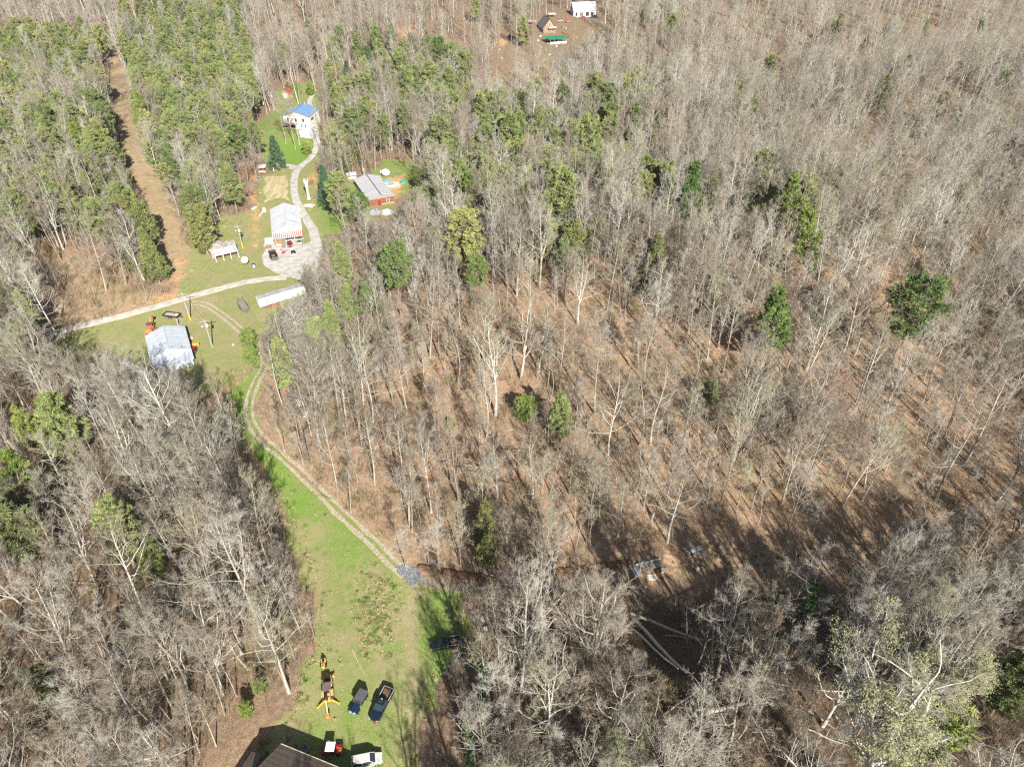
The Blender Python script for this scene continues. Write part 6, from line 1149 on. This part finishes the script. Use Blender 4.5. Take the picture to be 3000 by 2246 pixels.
# evergreens that stand out, by the middle of the crown (displayed pixels)
for x, y, k, H, lab in (
    (1975, 668, 'round_pine', 25, 'big round dark green pine alone on the right-hand slope'), (1680, 688, 'bright_pine', 22, 'tall green pine alone on the middle slope'), (1535, 848, 'green_bush', 6, 'small bright evergreen beside the patch of orange earth'),
    (1718, 430, 'yellow_pine', 22, 'yellow-green pine topmost of the group right of centre'), (1752, 505, 'yellow_pine', 20, 'yellow-green pine lowest of the group right of centre'), (1650, 438, 'yellow_pine', 16, 'small yellow-green pine left of the group right of centre'), (1490, 410, 'bright_pine', 22, 'green pine beside a dark gap in the middle wood'),
    (1212, 420, ('pine', 1), 22, 'round grey-green pine in the middle wood'), (1272, 300, ('pine', 3), 24, 'tall pine with dense crown above the middle wood'), (1100, 285, ('pine', 0), 22, 'wide pine at the left of the pine belt'), (1160, 270, ('pine', 2), 20, 'pine with flat boughs inside the pine belt'), (1040, 235, ('pine', 0), 20, 'pine by the orange bank below the far yard'),
    (1240, 515, ('cedar', 1), 13, 'olive cedar low in the middle wood'), (1420, 548, ('cedar', 0), 15, 'dark cedar with pointed top in the middle wood'), (855, 575, 'round_pine', 20, 'large leafy pine right of the gravel yard'), (1030, 590, 'round_pine', 14, 'bright green round pine half hidden by bare trees'), (1000, 505, ('pine', 1), 20, 'pine right of the grey-roofed cabin'),
    (950, 290, ('pine', 1), 20, 'pine behind the grey-roofed cabin clearing'), (945, 110, 'round_pine', 20, 'bright topmost pine of the dense far clump'), (880, 180, ('pine', 0), 22, 'wide pine at the left of the dense far clump'), (930, 170, ('pine', 2), 22, 'dark pine in the middle of the dense far clump'), (970, 180, ('pine', 0), 21, 'wide pine at the right of the dense far clump'), (1000, 140, ('pine', 3), 20, 'pine at the right border of the dense far clump'),
    (750, 150, 'spruce', 16, 'blue-green conifer at the left above the far clump'), (795, 120, 'spruce', 17, 'pointed conifer right of the blue-green one'), (516, 300, 'round_pine', 17, 'round green pine at the foot of the big pine wood'), (590, 315, 'spruce', 14, 'dark spruce on the lawn left of the blue-roofed house'), (700, 385, 'spruce', 17, 'tall blue-green spruce beside the driveway'),
    (728, 408, ('pine', 1), 16, 'lighter pine right of the tall spruce by the driveway'), (775, 445, 'round_pine', 13, 'dark green pine in front of the grey-roofed cabin'), (662, 318, 'green_bush', 5, 'rounded shrub on the lawn below the blue-roofed house'), (670, 190, 'green_bush', 6, 'dark rounded bush at the end of the driveway'), (430, 480, ('cedar', 1), 14, 'broad cedar at the foot of the clearing by the old tin barn'), (420, 440, ('cedar', 1), 14, 'cedar right of the mown strip'), (318, 530, ('cedar', 0), 16, 'tall cedar at the left edge of the mown strip'), (305, 470, ('cedar', 1), 14, 'olive cedar above the tall one at the mown strip'),
    (535, 730, 'green_bush', 5.5, 'bright green bush beside the bend of the track'), (540, 765, 'green_bush', 5, 'lower bright green bush beside the bend of the track'), (605, 770, ('pine', 2), 17, 'leaning pine on the bank beside the track bend'), (715, 690, ('pine', 0), 17, 'flat-topped pine below the semi trailer'),
    (1215, 885, ('pine', 2), 15, 'thin olive pine in the middle of the slope'), (1137, 880, 'green_bush', 6, 'small holly on the leaf-covered slope'), (973, 917, 'green_bush', 2.6, 'tiny green shrub on the leaf-covered slope'), (1050, 1110, ('cedar', 0), 12, 'dark cedar standing above the earth bank'), (2000, 62, 'bright_pine', 14, 'green pine alone on the far right slope'), (1665, 140, ('pine', 1), 14, 'small pine alone on the far middle slope'),
    (1450, 55, ('pine', 1), 18, 'pine right of the far barn'), (320, 1200, 'yellow_pine', 13, 'yellow-green pine in the lower left wood'), (245, 1130, ('pine', 2), 18, 'olive pine in the lower left wood'), (60, 915, 'yellow_pine', 20, 'wide pine at the left border below the shed'), (120, 900, ('pine', 2), 21, 'pine right of the wide one at the left border'), (30, 1025, 'yellow_pine', 18, 'bright pine at the left border of the wood'), (20, 1130, ('pine', 0), 20, 'pale pine at the left border lower down'), (80, 1460, 'green_bush', 4.5, 'green laurel clump in the lower left wood'), (100, 1510, 'green_bush', 4, 'lower green laurel clump in the lower left wood'),
    (2020, 1560, 'green_bush', 9, 'bright green evergreen under the tree in pale leaf'), (560, 1480, 'green_bush', 2.8, 'green shrub at the wood edge left of the backhoe'), (530, 1530, 'green_bush', 3.2, 'green shrub above the brown roof')):
    by_crown(x * 1.35624, y * 1.35624, k, H * (1.2 if k in ('yellow_pine', 'round_pine', 'bright_pine') and y < 700 or (isinstance(k, tuple) and y < 560) else 1.0), 'pine', lab)

def fill(cell, y0, y1, seed, kinds, far=1.0, sparse=.25, slope=.55, usepine=True):
    X, Y, rg = cand(cell, y0, y1, seed, far); Z = terrain(X, Y); U, V, Dd = proj(X, Y, Z)
    ok = ~anyin(X, Y, NOBASE_W) & ~((np.abs(X - 24) < 9) & (Y < 44) & (Y > 0) & False)
    ok &= ~((X > -48) & (X < -4) & (Y < 62)) & ~((Y < 8) & (X < -4))                # the yard goes on below the frame
    dens = np.ones(len(X)); dens[anyin(U, V, SPARSE)] = sparse; sl_ = inside(U, V, SLOPE); dens[sl_] = np.minimum(dens[sl_], slope)
    dens *= 0.72 + 0.5 * np.sin(X / 17.0 + 2 * np.sin(Y / 23.0)) * np.sin(Y / 15.0)
    dens[(X > 22) & (Y < 46)] *= .2; dens[(X > 22) & (Y >= 46) & (Y < 95)] *= .6
    ok &= rg.rand(len(X)) < dens
    if USED:
        for ux, uy, ur in USED: ok &= (X - ux) ** 2 + (Y - uy) ** 2 > (ur if cell > 4 else ur * .3) ** 2
    X, Y, Z = X[ok], Y[ok], Z[ok]
    for (X_, Y_, Z_) in [(X, Y, Z)]:
        n = len(X_); u7, v7, _ = proj(X_, Y_, Z_ + 14); pp = np.full(n, .012)
        for poly, q in PZ: m_ = inside(u7, v7, poly); pp[m_] = np.maximum(pp[m_], q)
        isp = (rg.rand(n) < pp) & usepine
        Hs = rg.uniform(.72, 1.12, n); ch = rg.randint(0, 1000, n)
        done = np.zeros(n, bool)
        for sc in (1.0, .7, .45):
            H = np.where(isp, 19, kinds[1]) * Hs * sc; cr = np.where(isp, 3.3, kinds[2]) * sc
            b = blocked(X_, Y_, Z_, H, cr) & ~done; fit = ~b & ~done
            for i in np.nonzero(fit)[0]:
                if isp[i]:
                    c = ch[i] % 10
                    if sc < .6: key = ('cedar', c % 2)
                    else: key = [('pine', 0), ('pine', 1), ('pine', 2), ('pine', 3), ('pine', 0), ('cedar', 0), ('pine', 2), ('pine', 1), ('cedar', 1), ('pine', 0)][c]
                    if c == 7 and sc > .9 and ch[i] % 3 == 0: key = 'yellow_pine'
                    h = H[i] * (.62 if key[0] == 'cedar' else 1); put(X_[i], Y_[i], Z_[i], key, PINES[key], h, 'pine', rg)
                elif sc < .6 and kinds[1] > 18: k, h0 = SLIM[ch[i] % len(SLIM)]; put(X_[i], Y_[i], Z_[i], k, h0, H[i], 'slim', rg, .05)
                else: k, h0 = kinds[0][ch[i] % len(kinds[0])]; put(X_[i], Y_[i], Z_[i], k, h0, H[i], kinds[3], rg, .045)
            done |= fit
fill(5.2, -60, 620, 21, (BARE, 24.0, 4.2, 'bare'))
fill(3.9, 20, 420, 22, (SLIM, 13.5, 2.2, 'slim'), far=1.6, slope=.6, usepine=False)
_S = PZ; PZ = [(p, q * .75) for p, q in PZ if q > .6]; _NB = [p for p, q in PZ]
def pine_only(u, v): return anyin(u, v, _NB)
fill(5.4, 150, 560, 31, (BARE, 24.0, 4.2, 'extra'), far=.5, sparse=.1)
TREES = [t for t in TREES if t[8] != 'extra' and not (t[8] == 'slim' and len(t) == 13 and False)]; PZ = _S
for x_, y_, h_, k_ in ((-9, 26, 27, 2), (-13, 17, 25, 0), (-3, 33, 24, 5), (-17, 10, 28, 1), (-5, 12, 26, 6), (-1, 22, 27, 3), (-21, 22, 24, 4), (3, 38, 25, 7)): put(x_, y_, tz(x_, y_), ('bare', k_), dict(BARE)[('bare', k_)], h_, 'bare', RS)
# undergrowth
X, Y, rg = cand(2.7, 25, 330, 23, 2.0); Z = terrain(X, Y); U, V, Dd = proj(X, Y, Z)
okb = ~anyin(X, Y, NOBASE_W); okb &= rg.rand(len(X)) < np.where(inside(U, V, SLOPE), .5, .85)
okb &= ~((X > -48) & (X < -4) & (Y < 62)); okb &= ~blocked(X, Y, Z, 3.5, 1.2)
sc_ = rg.uniform(.5, 1.25, len(X)); pts = [(x, y, z - .05, rg.uniform(0, 6.28), rg.randn() * .1, rg.randn() * .1, s, rg.randint(0, 4) if rg.rand() > .04 else rg.randint(4, 6)) for x, y, z, s, o_ in zip(X, Y, Z, sc_, okb) if o_]
scatter('undergrowth', pts, BRUSH, 'low brown brush and saplings covering the wood floor', 'undergrowth')
# tussocks of dry and green grass in the meadow and along the edges
tp = []
bb = [(W_ROUGH, 700, .0), (W_LAWN, 2600, .0), (W_LANE, 250, .0), (W_CUT, 900, .0), (W_ROAD, 1300, 0)]
for poly, n, _ in bb:
    lo, hi = poly.min(0), poly.max(0); q = RS.uniform(lo, hi, (n * 3, 2)); q = q[inside(q[:, 0], q[:, 1], poly)]
    e = sdist(q[:, 0], q[:, 1], poly)
    if poly is W_LAWN or poly is W_ROAD: q = q[(RS.rand(len(q)) < np.exp(-e / 2.0))]
    dr = np.minimum(ldist(q[:, 0], q[:, 1], R1), np.minimum(ldist(q[:, 0], q[:, 1], R2), ldist(q[:, 0], q[:, 1], TR))); q = q[dr > 2.3]; e = sdist(q[:, 0], q[:, 1], poly); q = (q[RS.rand(len(q)) < np.clip(e / 6, 0, 1) * .6] if poly is W_ROUGH else q)[:n]
    for x, y in q: tp.append((x, y, tz(x, y), RS.uniform(0, 6.28), 0, 0, RS.uniform(.5, 1.3), RS.randint(0, 2)))
scatter('rough_grass', tp, TUSS, 'tufts of dry and green grass along the lawn and wood edges', 'grass')

# individuals and the rest
SHAPE = {0: 'narrow upright crown', 1: 'open rounded crown', 2: 'many rising leaders', 3: 'broad forked crown', 4: 'small high crown', 5: 'loose airy crown', 6: 'twin-forked trunk', 7: 'wide low crown'}
def where(u, v):
    x, y = u / 1.35624, v / 1.35624
    Z_ = [((0, 0, 100, 120), 'in the top left corner'), ((100, 0, 240, 120), 'beside the head of the mown strip'), ((0, 120, 110, 260), 'at the upper left border'), ((110, 120, 250, 260), 'left of the upper mown strip'), ((0, 260, 120, 420), 'at the middle left border'), ((120, 260, 220, 420), 'halfway between left border and mown strip'), ((220, 260, 340, 420), 'close to the middle mown strip'), ((0, 420, 180, 620), 'above the brown left clearing'), ((180, 420, 420, 620), 'left of the lower mown strip'), ((240, 0, 320, 130), 'just right of the head of the strip'), ((320, 0, 400, 130), 'in the top of the pine wood'), ((240, 130, 400, 260), 'in the lower left pine wood'), ((400, 0, 500, 130), 'in the upper right pine wood'), ((400, 130, 500, 260), 'in the lower right pine wood'), ((0, 620, 130, 800), 'at the left end of the gravel road'), ((240, 0, 400, 260), 'in the pine wood along the mown strip'), ((400, 0, 600, 260), 'in the pine wood left of the blue-roofed house'),
          ((300, 260, 560, 540), 'between the mown strip and the garden plot'), ((560, 0, 720, 240), 'behind the blue-roofed house'), ((600, 240, 760, 520), 'along the driveway'), ((720, 0, 900, 240), 'left of the dense far pines'), ((720, 240, 1000, 520), 'around the grey-roofed cabin'), ((900, 0, 1060, 260), 'in the far wood beside the orange bank'),
          ((1060, 0, 1450, 180), 'around the far junkyard'), ((1000, 180, 1300, 420), 'below the far green-roofed porch'), ((1300, 180, 1560, 420), 'below the far barn'), ((1450, 0, 1800, 260), 'on the far slope right of the junkyard'), ((1800, 0, 2212, 260), 'on the far right slope'), ((1560, 260, 1850, 520), 'by the yellow-green pines'), ((1850, 260, 2212, 560), 'in the shaded gully on the right'),
          ((620, 520, 760, 700), 'beside the semi trailer'), ((560, 700, 760, 860), 'above the bend of the track'), ((560, 860, 760, 1100), 'on the bank right of the track bend'), ((760, 520, 1000, 760), 'in the wood right of the gravel yard'), ((1000, 420, 1300, 680), 'in the dense middle wood'), ((1300, 420, 1600, 680), 'in the wood above the sunny slope'), ((760, 760, 1000, 1000), 'on the left of the sunny slope'), ((760, 1000, 1000, 1240), 'above the earth bank'),
          ((1000, 680, 1250, 920), 'around the small holly'), ((1000, 920, 1250, 1240), 'above the woodland path'), ((1250, 680, 1500, 960), 'at the centre of the sunny slope'), ((1250, 960, 1500, 1240), 'above the lumber pile'), ((1500, 520, 1800, 780), 'near the tall lone pine'), ((1500, 780, 1750, 1000), 'around the patch of orange earth'), ((1500, 1000, 1800, 1240), 'above the shaded lane'), ((1800, 560, 2212, 800), 'near the big round pine'), ((1750, 800, 2212, 1000), 'below the big round pine'), ((1800, 1000, 2212, 1260), 'right of the shaded lane'),
          ((0, 800, 200, 1060), 'at the left border below the gravel road'), ((200, 760, 560, 960), 'in front of the white shed'), ((0, 1060, 300, 1300), 'above the pale slab'), ((200, 960, 460, 1200), 'below the white shed'), ((460, 960, 640, 1200), 'at the wood edge by the upper lawn'), ((300, 1200, 540, 1420), 'in the middle of the left wood'), ((500, 1200, 720, 1500), 'beside the lower lawn'),
          ((0, 1300, 300, 1500), 'around the pale slab in the left wood'), ((0, 1500, 330, 1700), 'in the bottom left corner wood'), ((300, 1400, 620, 1700), 'left of the brown-roofed house'), ((880, 1240, 1100, 1480), 'beside the dark pickup in the weeds'), ((880, 1480, 1120, 1800), 'right of the parked vehicles'), ((1100, 1240, 1380, 1440), 'below the woodland path'), ((1100, 1440, 1380, 1800), 'in the bottom middle wood'),
          ((1380, 1240, 1600, 1450), 'around the fallen trunks'), ((1380, 1450, 1700, 1800), 'around the sawn log'), ((1600, 1240, 1850, 1450), 'beside the ivy-clad trees'), ((1700, 1450, 2000, 1800), 'below the tree in pale leaf'), ((1850, 1240, 2400, 1800), 'behind the tree in pale leaf')]
    for (a, b, c, d_), t in Z_:
        if a <= x < c and b <= y < d_: return t
    return 'at the rim of the woods'
def key_name(k, kind): return {'bare': 'bare_tree', 'slim': 'young_tree', 'pine': 'pine_tree', 'budding': 'budding_tree', 'redbud': 'budding_tree', 'ivied': 'ivied_tree'}[kind]
BASE = {}
def make_tree(t):
    X, Y, Z, key, s, rz, tx, ty, kind, u, v, d, H = t[:13]; lab = t[13] if len(t) > 13 else None
    nm = key_name(key, kind)
    if kind == 'pine': nm = 'cedar_tree' if key[0] == 'cedar' else 'spruce_tree' if key == 'spruce' else 'evergreen_bush' if key == 'green_bush' else 'pine_tree'
    o = bpy.data.objects.new(nm, None); COL.objects.link(o); o.empty_display_size = .5
    o.location = (X, Y, Z - .05); o.rotation_euler = (tx, ty, rz); wd_ = 1.35 if kind == 'budding' else .85 + .35 * abs(math.sin(X * 3.7 + Y * 1.9)); o.scale = (s * wd_, s * wd_, s)
    o['category'] = 'bush' if nm == 'evergreen_bush' else 'tree'
    if kind == 'bare': g = SHAPE[key[1] % 8] ; sz = 'Tall' if H > 25 else 'Medium' if H > 20 else 'Small'; auto = f'{sz.lower()} bare tree with {g} {where(u, v)}'; grp = 'bare trees of the woods'
    elif kind == 'slim': sz = 'Very thin' if key[1] in (1, 3) else 'Slender'; auto = f'{sz.lower()} {"long" if H > 14 else "short"} leafless sapling {["with upswept twigs", "with bushy twigs", "with bare stem", "branching low"][key[1]]} {where(u, v)}'; grp = 'leafless saplings of the woods'
    elif kind == 'pine':
        w_ = {'cedar': 'olive cedar', 'pine': 'grey-green pine'}.get(key[0] if isinstance(key, tuple) else '', 'yellow-green pine'); sh = {('pine', 0): 'with wide flat boughs', ('pine', 1): 'with rounded crown', ('pine', 2): 'with short flat boughs', ('pine', 3): 'with high round crown', ('cedar', 0): 'with pointed top', ('cedar', 1): 'with blunt top'}.get(key, 'with bright boughs')
        auto = f'{"tall" if H > 18 else "low"} {w_} {sh} {where(u, v)}'; grp = 'evergreens of the woods'
    else: auto = f'tree in bud {where(u, v)}'; grp = 'trees in bud'
    o['label'] = lab or auto; o['group'] = grp
    tm, cm_, em, jm = PROTO[key]
    for n_, me in (('trunk', tm), ('crown', cm_)):
        c = BASE.get((key, n_))
        if c is None: c = bpy.data.objects.new(n_, me); BASE[(key, n_)] = c
        else: c = c.copy()
        COL.objects.link(c); c.parent = o
    if em:
        c = bpy.data.objects.new('ivy' if kind == 'ivied' else 'leaf_buds', em); COL.objects.link(c); c.parent = o
def infr(t):
    X, Y, Z, H = t[0], t[1], t[2], t[12]
    for h in (.15, .5, .8, 1.0):
        u, v, d = proj(X, Y, Z + h * H)
        if 0 < u < 3000 and 0 < v < 2246: return True
    return False
NPER = 300
for kind, nm, lab in (('bare', 'bare_woodland', 'the far leafless woodland beyond the nearer trees'), ('slim', 'sapling_woodland', 'the thicket of thin leafless saplings among the farther trees'), ('pine', 'evergreen_woodland', 'the far evergreens that merge into the hillside woods')):
    ts = [t for t in TREES if t[8] == kind]; named = [t for t in ts if len(t) > 13 and t[13]]; rest = [t for t in ts if not (len(t) > 13 and t[13])]
    vis = [t for t in rest if infr(t)]; inv = [t for t in rest if not infr(t)]
    vis.sort(key=lambda t: -t[12] / t[11] if kind == 'pine' else t[11])
    n = NPER - len(named)
    for t in named + vis[:n]: make_tree(t)
    more = vis[n:] + inv
    if more:
        keys = sorted({str(t[3]) for t in more}); km = {k: i for i, k in enumerate(keys)}; kk = {str(t[3]): t[3] for t in more}
        scatter(nm, [(t[0], t[1], t[2] - .05, t[5], t[6], t[7], t[4], km[str(t[3])], .85 + .35 * abs(math.sin(t[0] * 3.7 + t[1] * 1.9))) for t in more], [PROTO[kk[k]][3] for k in keys], lab, 'woodland')
    print('TREES', kind, len(named), len(vis), len(inv))
for t in TREES:
    if t[8] in ('budding', 'redbud', 'ivied'): make_tree(t)

# twins that share a description are told apart by where they stand among themselves
_g = {}
for o in bpy.data.objects:
    if o.parent is None and o.get('category') in ('tree', 'bush') and o.get('label'): _g.setdefault(o['label'], []).append(o)
for lab_, os_ in _g.items():
    if len(os_) in (2, 3, 4):
        os_.sort(key=lambda o: proj(o.location.x, o.location.y, o.location.z + 12)[0])
        for o, w_ in zip(os_, {2: ('leftmost', 'rightmost'), 3: ('leftmost', 'middle', 'rightmost'), 4: ('leftmost', 'second', 'third', 'rightmost')}[len(os_)]): o['label'] = ' '.join((w_ + ' ' + lab_).replace('leafless ', '' if len(lab_.split()) > 15 else 'leafless ').split())
        for o in os_:
            if len(o['label'].split()) > 16: o['label'] = o['label'].replace('grey-green ', '')
# ---------------------------------------------------------------- thin spring haze over the valley
hb = MB().bx(-900, 900, -160, 1250, -8, 121)
hz = bpy.data.materials.new('haze'); hz.use_nodes = True; t = hz.node_tree; t.nodes.clear()
pv = t.nodes.new('ShaderNodeVolumePrincipled'); pv.inputs['Color'].default_value = (0.92, 0.95, 1.0, 1); pv.inputs['Density'].default_value = 0.00005; pv.inputs['Anisotropy'].default_value = 0.0
mo = t.nodes.new('ShaderNodeOutputMaterial'); t.links.new(pv.outputs[0], mo.inputs['Volume'])
ho_ = link(bpy.data.objects.new('haze', hb.mesh('haze', hz))); ho_['kind'] = 'stuff'; ho_['label'] = 'thin pale haze filling the valley air'; ho_['category'] = 'haze'
